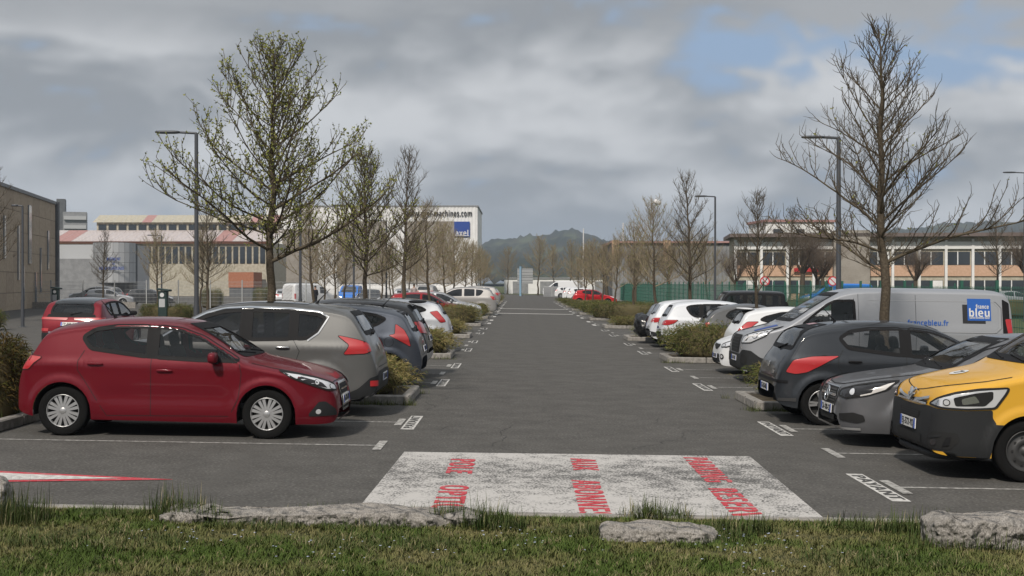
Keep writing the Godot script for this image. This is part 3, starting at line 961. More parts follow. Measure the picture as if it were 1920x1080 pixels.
func stage() -> void:
	var cam := Camera3D.new()
	cam.name = "camera"
	add_child(cam)
	cam.position = Vector3(0, 1.976, 0)
	cam.basis = Basis(Vector3.UP, atan(16.0 / 2400.0)) * Basis(Vector3.RIGHT, -atan(10.0 / 2400.0)) * Basis(Vector3.BACK, SLOPE)
	cam.fov = rad_to_deg(2.0 * atan(540.0 / 2400.0))
	cam.near = 0.1
	cam.far = 6000.0
	cam.current = true
	var env := Environment.new()
	env.background_mode = Environment.BG_SKY
	var pano := PanoramaSkyMaterial.new()
	pano.panorama = ImageTexture.create_from_image(sky_image())
	env.sky = Sky.new()
	env.sky.sky_material = pano
	env.tonemap_mode = Environment.TONE_MAPPER_LINEAR
	env.tonemap_exposure = 1.12
	env.sdfgi_enabled = true
	env.ssao_enabled = true
	env.ssil_enabled = true
	env.fog_enabled = true
	env.fog_density = 0.00024
	env.fog_light_color = Color(.62, .67, .73)
	var we := WorldEnvironment.new()
	we.name = "environment"
	we.environment = env
	add_child(we)
	var sun := DirectionalLight3D.new()
	sun.name = "sun"
	sun.rotation_degrees = Vector3(-43, -20, 0)
	sun.light_color = Color(1.0, .965, .92)
	sun.light_energy = 1.0
	sun.light_angular_distance = 4.0
	sun.shadow_enabled = true
	add_child(sun)

# ------------------------------------------------------------------ ground
func sheet(x0: float, x1: float, z0: float, z1: float, lift: float, step := 1.0e9) -> MB:
	var m := MB.new()
	var xs := [x0]
	for x in [-300.0, -60.0, -30.0, -14.0, -11.0, -10.2, -9.5, -8.8, -8.0, 10.0, 14.0, 60.0, 300.0]:
		if x > x0 and x < x1: xs.append(x)
	xs.append(x1)
	for k in xs.size() - 1:
		m.face(Vector3(xs[k], gy(xs[k]) + lift, z1), Vector3(xs[k], gy(xs[k]) + lift, z0), Vector3(xs[k + 1], gy(xs[k + 1]) + lift, z0), Vector3(xs[k + 1], gy(xs[k + 1]) + lift, z1))
	return m
func ground() -> void:
	var n1 := noise_bytes(512, .35, 3, 2)
	var n2 := noise_bytes(512, .016, 8, 5)
	var n3 := noise_bytes(512, .07, 13, 3)
	M.asphalt = tri_mat(tex_from(512, func(p):
		var f := n1[p] / 255.0
		var v := .335 + (f - .5) * .15 + (n2[p] / 255.0 - .5) * .05 + (n3[p] / 255.0 - .5) * .03
		if f > .82: v += .08
		return Color(v * 1.0, v * .98, v * .945)), 6.5, .92, .25)
	M.soil = tri_mat(speckle(lin(.05, .04, .028), lin(.11, .09, .06), 31), 2.0)
	M.turf = tri_mat(speckle(lin(.028, .036, .012), lin(.085, .078, .035), 41, .2, .015), 2.5)
	M.field = tri_mat(speckle(lin(.05, .07, .025), lin(.11, .11, .05), 43, .2, .02), 6.0)
	M.concrete = tri_mat(speckle(lin(.19, .18, .165), lin(.33, .31, .285), 51, .3, .02), 1.6)
	struct("terrain", sheet(-2600, 2600, -5000, 60, -.05).mesh(), M.field, "open ground round the car park")
	struct("car_park_surface", sheet(-70, 9.4, -215, -10.62, 0.0).mesh(), M.asphalt, "grey worn asphalt of the car park")
	struct("street", sheet(13.5, 60, -112, -78, .0).mesh(), M.asphalt, "asphalt street beyond the green fence")
	M.line = tri_mat(speckle(lin(.16, .155, .145), lin(.52, .51, .48), 61, .4, .03), 1.5, .8)
	M.line_fresh = tri_mat(speckle(lin(.36, .35, .33), lin(.66, .65, .62), 63, .4, .03), 1.5, .8)
	# stall lines with their T ends, and the narrow painted tags between stalls and lane
	for row in 2:
		var side := -1.0 if row == 0 else 1.0
		var xt := -1.65 if row == 0 else 3.76
		var xk := -1.48 if row == 0 else 3.57
		for mod in 11:
			for j in 3:
				var z := 12.75 + 12.2 * mod + 2.55 * j
				if row == 0 and mod == 0 and j == 0: continue
				if z > 135.0: continue
				var m := MB.new()
				m.face(Vector3(xt, .004, -z - .03), Vector3(xt + side * 4.7, .004, -z - .03), Vector3(xt + side * 4.7, .004, -z + .03), Vector3(xt, .004, -z + .03))
				var a := MB.new()
				a.face(Vector3(xt - .05, .008, -z - .42), Vector3(xt + .05, .008, -z - .42), Vector3(xt + .05, .008, -z + .42), Vector3(xt - .05, .008, -z + .42))
				var ln := struct("stall_line", m.mesh(), M.line)
				obj("line_end", a.mesh(), M.line, ln)
				if j != 1:
					var g := MB.new()
					g.face(Vector3(xk - .088, .005, -z - .86), Vector3(xk + .088, .005, -z - .86), Vector3(xk + .088, .005, -z + .86), Vector3(xk - .088, .005, -z + .86))
					var tg := struct("stall_marking", g.mesh(), M.line_fresh, "narrow white painted tag reading PAYANT")
					if mod < 4:
						var tx := obj("lettering", text_mesh("PAYANT", .12, .003), M.asphalt_ink, tg)
						var ab := (tx.mesh as TextMesh).get_aabb()
						tx.transform = Transform3D(Basis(Vector3(0, 0, -1) if row == 0 else Vector3(0, 0, 1), Vector3(-1, 0, 0) if row == 0 else Vector3(1, 0, 0), Vector3.UP) * Basis.from_scale(Vector3(1.5 / ab.size.x, 1, 1)), Vector3(xk, .008, -z))
	# cross bars painted over the lane far down
	for z in [82.0, 97.0]:
		var m := MB.new()
		m.face(Vector3(-1.5, .006, -z - .45), Vector3(3.4, .006, -z - .45), Vector3(3.4, .006, -z + .45), Vector3(-1.5, .006, -z + .45))
		struct("lane_bar_marking", m.mesh(), M.line_fresh, "broad white bar painted across the lane")
	# the painted panel with red lettering
	var w1 := noise_bytes(512, .25, 71, 3)
	var w2 := noise_bytes(512, .02, 72, 4)
	var w3 := noise_bytes(512, .08, 73, 3)
	var wear := func(p: int) -> float:
		var u := (p % 512) / 512.0
		var vv := (p / 512) / 512.0
		var band := exp(-pow((vv - .38) / .26, 2.0)) * .40 + .12 * smoothstep(.45, .95, u) + .08
		return clampf(((w1[p] / 255.0 - .5) * 1.5 + .5 + (w2[p] / 255.0 - .5) * .7 + (w3[p] / 255.0 - .5) * .5 - (.84 - band)) * 3.5, 0.0, 1.0)
	M.panel_paint = mat(Color.WHITE, .8, 0.0, .3)
	M.panel_paint.albedo_texture = tex_from(512, func(p): return lin(.47, .455, .43).lerp(lin(.085, .083, .08), wear.call(p) * .92))
	var m := MB.new()
	m.has_uv = true
	# corners read from the photograph
	var c := [Vector3(-1.31, .006, -14.75), Vector3(2.69, .006, -14.86), Vector3(2.62, .006, -10.66), Vector3(-1.38, .006, -10.66)]
	m.face(c[0], c[1], c[2], c[3])
	var pad := struct("painted_panel_marking", m.mesh(), M.panel_paint, "worn white painted panel with red lettering PARKING RESERVE AUX ABONNES POLE OPTIQUE")
	var rw1 := noise_bytes(512, .3, 81, 2)
	var rw2 := noise_bytes(512, .02, 82, 3)
	M.red_letter = tri_mat(tex_from(512, func(p): return lin(.46, .045, .06).lerp(lin(.42, .36, .34), clampf((rw1[p] / 255.0 - .62 + (rw2[p] / 255.0 - .5) * .5) * 5.0, 0.0, 1.0))), 1.2, .8)
	var words := [["PARKING", 2.02, 14.65, 1.8], ["RESERVE", 1.98, 12.45, 1.8], ["AUX", .72, 14.4, .9], ["ABONNES", .67, 12.8, 1.95], ["POLE", -.61, 14.2, 1.05], ["OPTIQUE", -.61, 12.35, 1.9]]
	for wd in words:
		var tx := obj("lettering", text_mesh(wd[0], .27, .003, 700), M.red_letter, pad)
		var ab := (tx.mesh as TextMesh).get_aabb()
		tx.transform = Transform3D(Basis(Vector3(0, 0, 1), Vector3(1, 0, 0), Vector3.UP) * Basis.from_scale(Vector3(wd[3] / ab.size.x, 1, 1)), Vector3(wd[1], .010, -wd[2] + wd[3] * .5))
	# the tip of a red-bordered give-way triangle
	m = MB.new()
	m.face(Vector3(-5.7, .006, -12.89), Vector3(-3.36, .006, -12.45), Vector3(-3.36, .006, -12.44), Vector3(-5.7, .006, -11.97))
	var tri := struct("triangle_marking", m.mesh(), M.red_letter, "tip of a large red and white triangle painted on the asphalt")
	m = MB.new()
	m.face(Vector3(-5.7, .010, -12.76), Vector3(-3.9, .010, -12.45), Vector3(-3.9, .010, -12.43), Vector3(-5.7, .010, -12.07))
	obj("white_field", m.mesh(), M.line_fresh, tri)
	for q in [[.15, 13.9, 24.5, 3], [1.9, 15.2, 19.0, 5], [-1.1, 17.0, 33.0, 8], [2.6, 22.0, 41.0, 11]]:
		var cr := MB.new()
		var f := FastNoiseLite.new(); f.seed = q[3]; f.frequency = .35; f.fractal_octaves = 4
		var n := int((q[2] - q[1]) / .12)
		for k in n:
			var z0: float = q[1] + .12 * k
			var x0: float = q[0] + f.get_noise_1d(z0) * 1.1; var x1: float = q[0] + f.get_noise_1d(z0 + .12) * 1.1
			var wa := .008 * absf(f.get_noise_1d(z0 * 9.0)) + .002; var wb := .008 * absf(f.get_noise_1d((z0 + .12) * 9.0)) + .002
			cr.face(Vector3(x0 - wa, .004, -z0), Vector3(x1 - wb, .004, -z0 - .12), Vector3(x1 + wb, .004, -z0 - .12), Vector3(x0 + wa, .004, -z0))
		struct("surface_crack_line", cr.mesh(), M.tar)
	# verge in front, with its low edge
	m = MB.new()
	m.box(Vector3(0, -.10, -5.0), Vector3(60, .3, 11.1))
	struct("grass_verge", m.mesh(), M.turf, "grass verge the photographer stands on")
	m = MB.new()
	var seg := 2.0
	for k in 14:
		var kb := MB.new()
		kb.box(Vector3(-14.0 + seg * k, .02, -10.60), Vector3(seg - .012, .10, .10), Basis.IDENTITY, .012)
		var ks := struct("verge_kerb", kb.mesh(), M.concrete)

func grass_tuft(blades: int, hmin: float, hmax: float, spread: float, sd: int) -> ArrayMesh:
	var r := RandomNumberGenerator.new()
	r.seed = sd
	var m := MB.new()
	for k in blades:
		var an := r.randf() * TAU
		var b := Vector3(r.randf_range(-1, 1), 0, r.randf_range(-1, 1)) * spread * .45
		var d := Vector3(cos(an), 0, sin(an))
		var sd2 := Vector3(-d.z, 0, d.x) * r.randf_range(.0016, .0035)
		var h := r.randf_range(hmin, hmax)
		var lean := r.randf_range(.15, .9) * h
		var p1 := b + Vector3(0, h * .6, 0) + d * lean * .35
		var p2 := b + Vector3(0, h * r.randf_range(.75, 1.0), 0) + d * lean
		var nn := (Vector3.UP * .6 + d * -.5 + sd2.normalized() * .3).normalized()
		var i0 := m.vert(b - sd2, nn); var i1 := m.vert(b + sd2, nn); var i2 := m.vert(p1 - sd2 * .8, nn); var i3 := m.vert(p1 + sd2 * .8, nn); var i4 := m.vert(p2, nn)
		m.tri(i0, i1, i3); m.tri(i0, i3, i2); m.tri(i2, i3, i4)
	return m.mesh()
func scatter(called: String, label: String, mesh: Mesh, material: Material, spots: Array) -> void:    # spots: [position, scale, colour]
	var mm := MultiMesh.new()
	mm.transform_format = MultiMesh.TRANSFORM_3D
	mm.use_colors = true
	mm.mesh = mesh
	mm.instance_count = spots.size()
	for k in spots.size():
		var s: Array = spots[k]
		var b := Basis(Vector3.UP, rng.randf() * TAU).scaled(s[1])
		mm.set_instance_transform(k, Transform3D(b, s[0]))
		mm.set_instance_color(k, s[2])
	var o := MultiMeshInstance3D.new()
	o.multimesh = mm
	o.material_override = material
	o.name = numbered(called)
	add_child(o)
	o.set_meta("kind", "stuff")
	tag(o, label, "grass")
func verge_growth() -> void:
	var f := FastNoiseLite.new(); f.seed = 9; f.frequency = .9; f.fractal_octaves = 3
	var short := []
	var long := []
	for k in 34000:
		var x := rng.randf_range(-5.2, 5.6)
		var z := rng.randf_range(-10.5, -7.4)
		var a := f.get_noise_2d(x, z)
		var dry := clampf(.42 + a * 1.4 + rng.randf_range(-.35, .35), 0.0, 1.0)
		var col := Color(.070, .108, .022).lerp(Color(.24, .20, .095), dry * .72)
		if rng.randf() < .06: col = Color(.26, .22, .12)
		var s := rng.randf_range(.55, 1.2) * (1.0 - .45 * clampf(a * 1.6, 0.0, 1.0))
		short.append([Vector3(x, .045, z), Vector3(s * 1.2, s * rng.randf_range(.5, 1.0), s * 1.2), col])
	scatter("grass", "short olive grass with dry straw covering the verge", grass_tuft(11, .02, .058, .1, 3), M.blade, short)
	# longer clumps beside the stones and along the edge
	var clumps := [[-4.0, -9.9, .35, .34], [-3.85, -10.0, .25, .24], [-2.75, -10.25, .24, .30], [-2.55, -10.1, .3, .2], [-.35, -10.15, .35, .24], [-.15, -10.0, .3, .2], [-1.2, -9.95, .4, .10], [-2.0, -9.9, .4, .10], [1.15, -10.55, .32, .2], [1.75, -9.95, .28, .2], [.7, -9.8, .4, .12], [3.15, -10.1, .35, .22], [2.8, -10.25, .4, .14], [4.0, -9.6, .7, .16], [3.3, -9.6, .4, .16], [4.8, -9.5, .5, .2], [-1.6, -10.42, .3, .12], [-.9, -10.45, .25, .12], [-3.3, -10.3, .3, .1], [1.4, -9.7, .4, .13], [-1.0, -9.3, .6, .1], [2.6, -9.0, .6, .1], [-3.0, -9.2, .7, .11]]
	for c in clumps:
		for k in int(120 * c[2] / .35):
			var an := rng.randf() * TAU
			var rr: float = sqrt(rng.randf()) * c[2]
			var hgt: float = c[3] * rng.randf_range(.55, 1.2) / .2
			var col := Color(.04, .072, .017).lerp(Color(.11, .12, .045), rng.randf() * .8)
			if rng.randf() < .08: col = Color(.3, .26, .15)
			long.append([Vector3(c[0] + cos(an) * rr, .045, c[1] + sin(an) * rr * .5), Vector3(.9, hgt, .9), col])
	scatter("long_grass", "taller green grass clumps growing round the granite blocks", grass_tuft(6, .08, .2, .07, 4), M.blade, long)
	var fl := []
	var pet := MB.new()
	for q in 5:
		var an := TAU * q / 5
		pet.face(Vector3.ZERO, Vector3(cos(an - .5), .2, sin(an - .5)) * .006, Vector3(cos(an), .3, sin(an)) * .009, Vector3(cos(an + .5), .2, sin(an + .5)) * .006)
	for k in 130:
		var near: Array = [[1.9, -9.6, .6], [-2.2, -9.3, .9], [-1.0, -8.9, .8], [1.6, -8.9, .9], [0.2, -9.3, .6]][k % 5]
		fl.append([Vector3(near[0] + rng.randfn() * near[2] * .5, .10, near[1] + rng.randfn() * .25), Vector3.ONE * rng.randf_range(.7, 1.3), Color(.55, .6, .75)])
	scatter("speedwell_flowers", "scattered tiny pale blue flowers in the verge grass", pet.mesh(), M.blade, fl)

func boulder(label: String, at_: Vector3, size: Vector3, turn: float, sd: int, e: float, tilt := 0.0) -> void:
	var m := MB.new()
	m.blob(Vector3.ZERO, size, e, Basis.IDENTITY, 110, 48)
	var f := FastNoiseLite.new(); f.seed = sd; f.frequency = 2.2; f.fractal_octaves = 4
	var g := FastNoiseLite.new(); g.seed = sd + 5; g.frequency = .7
	var cel := FastNoiseLite.new(); cel.seed = sd; cel.noise_type = FastNoiseLite.TYPE_CELLULAR; cel.frequency = 2.6; cel.fractal_octaves = 2; cel.cellular_return_type = FastNoiseLite.RETURN_DISTANCE2_SUB
	for k in m.v.size():
		var p := m.v[k]
		var h := f.get_noise_3dv(p) * .03 + g.get_noise_3dv(p) * .09 * size.y / .4 + (cel.get_noise_3dv(p * Vector3(1, 1.6, 1)) + .5) * .06
		m.v[k] = p + m.n[k] * h
	m.n.fill(Vector3.ZERO)
	for t in range(0, m.i.size(), 3):
		var a := m.v[m.i[t]]
		var fn := (m.v[m.i[t + 1]] - a).cross(m.v[m.i[t + 2]] - a)
		if fn.dot(a) < 0: fn = -fn
		for q in 3: m.n[m.i[t + q]] += fn
	for k in m.n.size(): m.n[k] = m.n[k].normalized() if m.n[k].length_squared() > 1e-14 else Vector3.UP
	var o := obj("granite_block", m.mesh(), M.granite)
	o.position = at_
	o.rotation = Vector3(0, turn, tilt)
	tag(o, label, "stone", "granite blocks along the verge")
func boulders() -> void:
	var g1 := noise_bytes(512, .42, 91, 2)
	var g2 := noise_bytes(512, .03, 92, 3)
	M.granite = tri_mat(tex_from(512, func(p): return lin(.12, .11, .10).lerp(lin(.42, .395, .36), clampf((g1[p] / 255.0 - .5) * 1.8 + (g2[p] / 255.0 - .5) * .5 + .5, 0, 1))), 2.6, .9)
	var nt := NoiseTexture2D.new()
	var nf := FastNoiseLite.new(); nf.frequency = .06; nf.fractal_octaves = 4
	nt.noise = nf; nt.seamless = true; nt.as_normal_map = true; nt.bump_strength = 9.0; nt.width = 256; nt.height = 256
	M.granite.normal_enabled = true
	M.granite.normal_texture = nt
	M.granite.normal_scale = 1.3
	boulder("long low rough granite block half hidden in grass before the white panel", Vector3(-1.55, .05, -10.2), Vector3(2.6, .22, .5), .02, 5, .24)
	boulder("small flat pale granite slab lying in the grass", Vector3(1.08, .05, -9.75), Vector3(.95, .24, .42), -.05, 11, .4)
	boulder("large rounded grey granite block with a yellowish stain", Vector3(4.05, .09, -9.75), Vector3(1.95, .40, .55), .03, 17, .4, -.03)
	boulder("granite block end beside the red and white triangle", Vector3(-4.42, .14, -10.1), Vector3(.85, .55, .55), .2, 23, .5)

# ------------------------------------------------------------------ trees
class TreeGen:
	var r := RandomNumberGenerator.new()
	var bark := MB.new()
	var crown := MB.new()
	var buds := MB.new()
	var budding := 0.0
	var fine := 1.0
	var el0 := .42
	var shape := .75
	var lift := .5
	var stout := .4
	func bend(start: Vector3, dir: Vector3, length: float, n: int, up: float, wob: float) -> PackedVector3Array:
		var o := PackedVector3Array([start])
		var d := dir.normalized()
		var p := start
		for k in n:
			d = (d + Vector3.UP * up / n + Vector3(r.randfn(), r.randfn() * .6, r.randfn()) * wob).normalized()
			p += d * length / n
			o.append(p)
		return o
	func taper(n: int, a: float, b: float) -> PackedFloat32Array:
		var o := PackedFloat32Array()
		for k in n: o.append(lerpf(a, b, float(k) / (n - 1)))
		return o
	func bud(p: Vector3, d: Vector3) -> void:
		var m := buds
		for q in (2 if r.randf() < .6 else 3):
			var s := r.randf_range(.012, .028)
			var a := Vector3(r.randfn(), r.randfn(), r.randfn()).normalized()
			var x := (d * .6 + a).normalized()
			var y := x.cross(Vector3(r.randfn(), r.randfn(), r.randfn())).normalized()
			var nn := x.cross(y).normalized()
			var k := m.v.size()
			var col := Color(.17, .20, .04).lerp(Color(.27, .26, .08), r.randf())
			for w in [Vector2(0, 0), Vector2(.9, .55), Vector2(2.0, 0), Vector2(.9, -.55)]:
				m.v.append(p + x * w.x * s + y * w.y * s * 1.2); m.n.append(nn); m.c.append(col)
			m.i.append(k); m.i.append(k + 1); m.i.append(k + 2); m.i.append(k); m.i.append(k + 2); m.i.append(k + 3)
	func twig(start: Vector3, dir: Vector3, length: float, rad: float) -> void:
		var p := bend(start, dir, length, 3, .5, .16)
		crown.tube(p, taper(4, rad, rad * .55), 3)
		if budding > 0.0:
			for q in range(1, 4):
				if r.randf() < budding: bud(p[q], (p[q] - p[q - 1]).normalized())
	func limb(start: Vector3, dir: Vector3, length: float, rad: float, up: float) -> void:
		var n := maxi(4, int(length / .16))
		var p := bend(start, dir, length, n, up, .075)
		crown.tube(p, taper(n + 1, rad, maxf(.006, rad * .22)), 6)
		var side := 1.0
		for k in range(1, n + 1):
			var d := (p[k] - p[k - 1]).normalized()
			for rep in 2:
				if r.randf() > .8 * fine: continue
				side = -side
				var ax := d.cross(Vector3.UP)
				if ax.length() < .1: ax = Vector3.RIGHT
				var out := (d * .7 + ax.normalized() * side * r.randf_range(.5, .9) + Vector3.UP * r.randf_range(-.1, .55)).normalized()
				var left := 1.0 - float(k) / (n + 1)
				var sl := length * (.20 + .32 * left) * r.randf_range(.6, 1.15)
				sl = clampf(sl, .12, .95)
				var sn := maxi(3, int(sl / .11))
				var st := p[k].lerp(p[k - 1], r.randf())
				var sp := bend(st, out, sl, sn, .75, .12)
				crown.tube(sp, taper(sn + 1, maxf(.008, rad * .35), .005), 4)
				var s2 := 1.0
				for j in range(1, sn + 1):
					s2 = -s2
					var e := (sp[j] - sp[j - 1]).normalized()
					var ax2 := e.cross(Vector3(r.randfn(), r.randfn(), r.randfn())).normalized()
					twig(sp[j], (e * .6 + ax2 * .8 + Vector3.UP * .15).normalized(), r.randf_range(.09, .24), .0052)
					if budding > 0 and r.randf() < budding * .6: bud(sp[j], e)
		twig(p[n], (p[n] - p[n - 1]).normalized(), .2, .006)
	func grow(H: float, clear: float, spread: float, rad: float, limbs: int, sd: int) -> void:
		r.seed = sd
		var n := 16
		var path := PackedVector3Array([Vector3.ZERO])
		var rads := PackedFloat32Array([rad * 1.35])
		var off := Vector3.ZERO
		for k in range(1, n + 1):
			var t := float(k) / n
			off += Vector3(r.randfn(), 0, r.randfn()) * .03
			path.append(Vector3(off.x, H * t, off.z))
			rads.append(maxf(.008, rad * pow(1.0 - t, .75)) * (1.0 + .15 * exp(-t * 20.0)))
		bark.tube(path, rads, 12)
		var an := r.randf() * TAU
		for k in limbs:
			var t := pow((k + r.randf() * .7) / limbs, .85)
			var h := lerpf(clear, H * .97, t)
			an += 2.4 + r.randfn() * .35
			var tk := h / H * n
			var i0 := mini(int(tk), n - 1)
			var st := path[i0].lerp(path[i0 + 1], tk - i0)
			var el := lerpf(el0, 1.08, t) + r.randfn() * .1
			var dir := Vector3(cos(an) * cos(el), sin(el), sin(an) * cos(el))
			var len := (spread * pow(1.0 - t, shape) * r.randf_range(.78, 1.08) + .3)
			limb(st, dir, len, maxf(.011, lerpf(rads[i0], rads[i0 + 1], tk - i0) * r.randf_range(stout * .8, stout * 1.25)), lerpf(lift, .35, t))
	func pollard(H: float, rad: float, sd: int) -> void:      # hard-pruned street tree: few thick limbs, brushes of thin shoots
		r.seed = sd
		var fork := H * .38
		var p := bend(Vector3.ZERO, Vector3.UP, fork, 5, 0, .03)
		bark.tube(p, taper(6, rad * 1.2, rad * .85), 10)
		for k in 5:
			var an := TAU * k / 5 + r.randfn() * .3
			var d := Vector3(cos(an) * .75, .9, sin(an) * .75)
			var l := H * r.randf_range(.22, .34)
			var q := bend(p[5], d, l, 5, .4, .1)
			bark.tube(q, taper(6, rad * .6, rad * .3), 7)
			for j in range(2, 6):
				for s in int(24 * fine):
					var e := Vector3(r.randfn() * .75 + cos(an) * .35, .9, r.randfn() * .75 + sin(an) * .35)
					var g := bend(q[j], e, H * r.randf_range(.15, .36), 4, .4, .09)
					crown.tube(g, taper(5, .009, .004), 3)
					if s % 2 == 0: crown.tube(bend(g[2], e + Vector3(r.randfn(), 0, r.randfn()) * .5, H * .12, 2, .3, .1), taper(3, .006, .0035), 3)

func tree_of(called: String, label: String, g: TreeGen, bark_m: Material, crown_m: Material, group: String) -> Node3D:
	var t := thing(called, label, "tree", Vector3.ZERO, 0.0, group)
	obj("trunk", g.bark.mesh(), bark_m, t)
	var c := obj("crown", g.crown.mesh(), crown_m, t)
	if g.buds.v.size() > 0:
		g.buds.has_c = true
		var b := obj("young_leaves", g.buds.mesh(), M.bud, c)
		b.set_meta("kind", "stuff")
	return t
func put(t: Node3D, x: float, d: float, turn: float, s: float) -> void:
	t.position = at(x, d) + Vector3(0, -.02, 0)
	t.basis = Basis(Vector3.BACK, SLOPE) * Basis(Vector3.UP, turn) * Basis.from_scale(Vector3.ONE * s)
func trees() -> void:
	M.bark = tri_mat(speckle(lin(.045, .036, .026), lin(.14, .115, .085), 111, .3, .03), .7, .95, .2)
	M.twig = mat(lin(.10, .082, .058), .9, 0, .2)
	M.twig_sunlit_tan = mat(lin(.27, .22, .15), .9, 0, .2)  # twigs of the far trees, sunlight and haze put into the colour
	M.twig_red = mat(lin(.16, .125, .095), .9, 0, .2)
	M.bud = mat(Color.WHITE, .7, 0, .3)
	M.bud.vertex_color_use_as_albedo = true
	M.bud.backlight_enabled = true
	M.bud.backlight = Color(.3, .35, .1)
	var row_l := "trees in the planted beds on the side of the silver people carrier"
	var row_r := "trees in the planted beds on the side of the panel van"
	var a := TreeGen.new(); a.budding = .7; a.fine = .82; a.el0 = .28; a.shape = .72; a.lift = .42; a.stout = .42; a.grow(5.8, 2.25, 2.2, .092, 40, 7)
	var ta := tree_of("young_tree", "budding tree with small green leaves above the silver people carrier", a, M.bark, M.twig, row_l)
	put(ta, -4.1, 21.4, 0.4, 1.0)
	var b := TreeGen.new(); b.budding = 0.02; b.el0 = .55; b.shape = 1.0; b.lift = -.25; b.stout = .42; b.fine = 1.0; b.grow(6.4, 2.15, 2.35, .1, 34, 19)
	var tb := tree_of("young_tree", "tall bare tree standing between the dark grey hatchback and the panel van", b, M.bark, M.twig, row_r)
	put(tb, 6.1, 21.4, 2.0, 1.0)
	var c := TreeGen.new(); c.budding = .35; c.el0 = .3; c.grow(5.3, 2.0, 1.8, .08, 36, 31)
	var tc := tree_of("young_tree", "half budding tree rising behind the dark blue grey hatchback", c, M.bark, M.twig, row_l)
	put(tc, -4.06, 33.6, 1.0, 1.0)
	var d := TreeGen.new(); d.fine = .9; d.shape = .65; d.grow(6.2, 1.9, 1.6, .085, 32, 43)
	var td := tree_of("young_tree", "slender bare tree behind the white hatchback with black roof", d, M.bark, M.twig, row_l)
	put(td, -4.15, 45.8, 0.0, 1.06)
	var e := TreeGen.new(); e.fine = .8; e.grow(4.3, 1.7, 1.15, .06, 22, 57)
	var te := tree_of("young_tree", "small bare tree in the large clipped bamboo bed by the small grey hatchback", e, M.bark, M.twig, row_r)
	put(te, 6.2, 33.6, 0.5, 1.0)
	var x3 := copy(td, "bare tree behind the white crossovers, taller than the tree in the clipped bamboo bed"); x3.set_meta("group", row_r); put(x3, 6.1, 45.8, 2.2, .95)
	# the rows carry on down the lane: sunlight and haze put into a paler twig colour
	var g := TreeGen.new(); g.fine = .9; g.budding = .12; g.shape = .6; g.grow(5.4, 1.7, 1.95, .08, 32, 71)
	var tg := tree_of("young_tree", "pale tan tree in the far part of the row beside the big white hall", g, M.bark, M.twig_sunlit_tan, "pale trees far down the row of the silver people carrier")
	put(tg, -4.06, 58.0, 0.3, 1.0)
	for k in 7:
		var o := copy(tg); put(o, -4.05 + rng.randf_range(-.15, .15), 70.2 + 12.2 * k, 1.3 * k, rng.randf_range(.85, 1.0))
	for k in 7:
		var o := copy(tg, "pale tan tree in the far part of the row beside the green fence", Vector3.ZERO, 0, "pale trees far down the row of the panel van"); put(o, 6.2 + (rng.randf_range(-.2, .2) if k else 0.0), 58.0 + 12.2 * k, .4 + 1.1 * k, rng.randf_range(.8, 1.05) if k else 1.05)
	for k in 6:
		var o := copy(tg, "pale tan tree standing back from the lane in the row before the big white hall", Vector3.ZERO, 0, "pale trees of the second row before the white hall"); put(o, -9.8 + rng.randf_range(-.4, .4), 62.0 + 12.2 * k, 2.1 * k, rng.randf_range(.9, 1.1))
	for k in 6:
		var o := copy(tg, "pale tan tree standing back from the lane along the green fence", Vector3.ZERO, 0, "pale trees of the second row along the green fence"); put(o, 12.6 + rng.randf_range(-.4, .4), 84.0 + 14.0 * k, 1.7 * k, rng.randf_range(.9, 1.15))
	# thin young trees in the beds of the next lane
	var sp := [[-32.0, 98, .95], [-24.6, 87, 1.0], [-14.9, 61, .95], [-17.5, 70, .9], [-10.4, 72, .8], [-12.9, 84, .9], [-38.0, 92, 1.1], [-9.6, 95, .8]]
	for k in sp.size():
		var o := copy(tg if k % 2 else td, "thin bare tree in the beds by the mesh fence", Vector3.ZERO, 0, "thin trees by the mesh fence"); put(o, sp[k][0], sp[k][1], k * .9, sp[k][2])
	var o1 := copy(td, "bare tree in front of the beige clad building"); o1.remove_meta("group"); put(o1, -26.6, 64.0, .7, 1.25)
	# pruned street trees beyond the fence
	var p := TreeGen.new(); p.fine = 1.0; p.pollard(7.5, .2, 81)
	var tp_ := tree_of("pollarded_tree", "hard pruned street tree with brushy brown shoots before the brick panelled building", p, M.bark, M.twig_red, "pruned street trees beyond the fence")
	put(tp_, 21.5, 98, 0, 1.0)
	var ps := [[23.5, 101, 1.05, .8], [17.6, 104, 2.0, .75], [30.5, 99, .4, .8], [38.5, 97, 1.6, .95], [13.8, 118, 2.6, .9], [11.5, 128, .3, .9], [26.5, 112, 1.0, .9], [9.5, 140, 1.9, 1.0]]
	for q in ps: put(copy(tp_), q[0], q[1], q[2], q[3])
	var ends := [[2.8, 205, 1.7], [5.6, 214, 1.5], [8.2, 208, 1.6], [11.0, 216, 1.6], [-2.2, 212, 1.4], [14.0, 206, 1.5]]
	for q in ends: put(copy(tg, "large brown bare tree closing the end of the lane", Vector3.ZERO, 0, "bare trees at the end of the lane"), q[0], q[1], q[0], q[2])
	for q in [[18.5, 88, 1.15], [26.0, 92, 1.25], [33.5, 90, 1.2], [40.0, 88, 1.3], [45.0, 93, 1.3]]: put(copy(td, "bare street tree along the hedge before the brick panelled building", Vector3.ZERO, 0, "bare street trees along the hedge"), q[0], q[1], q[0], q[2])

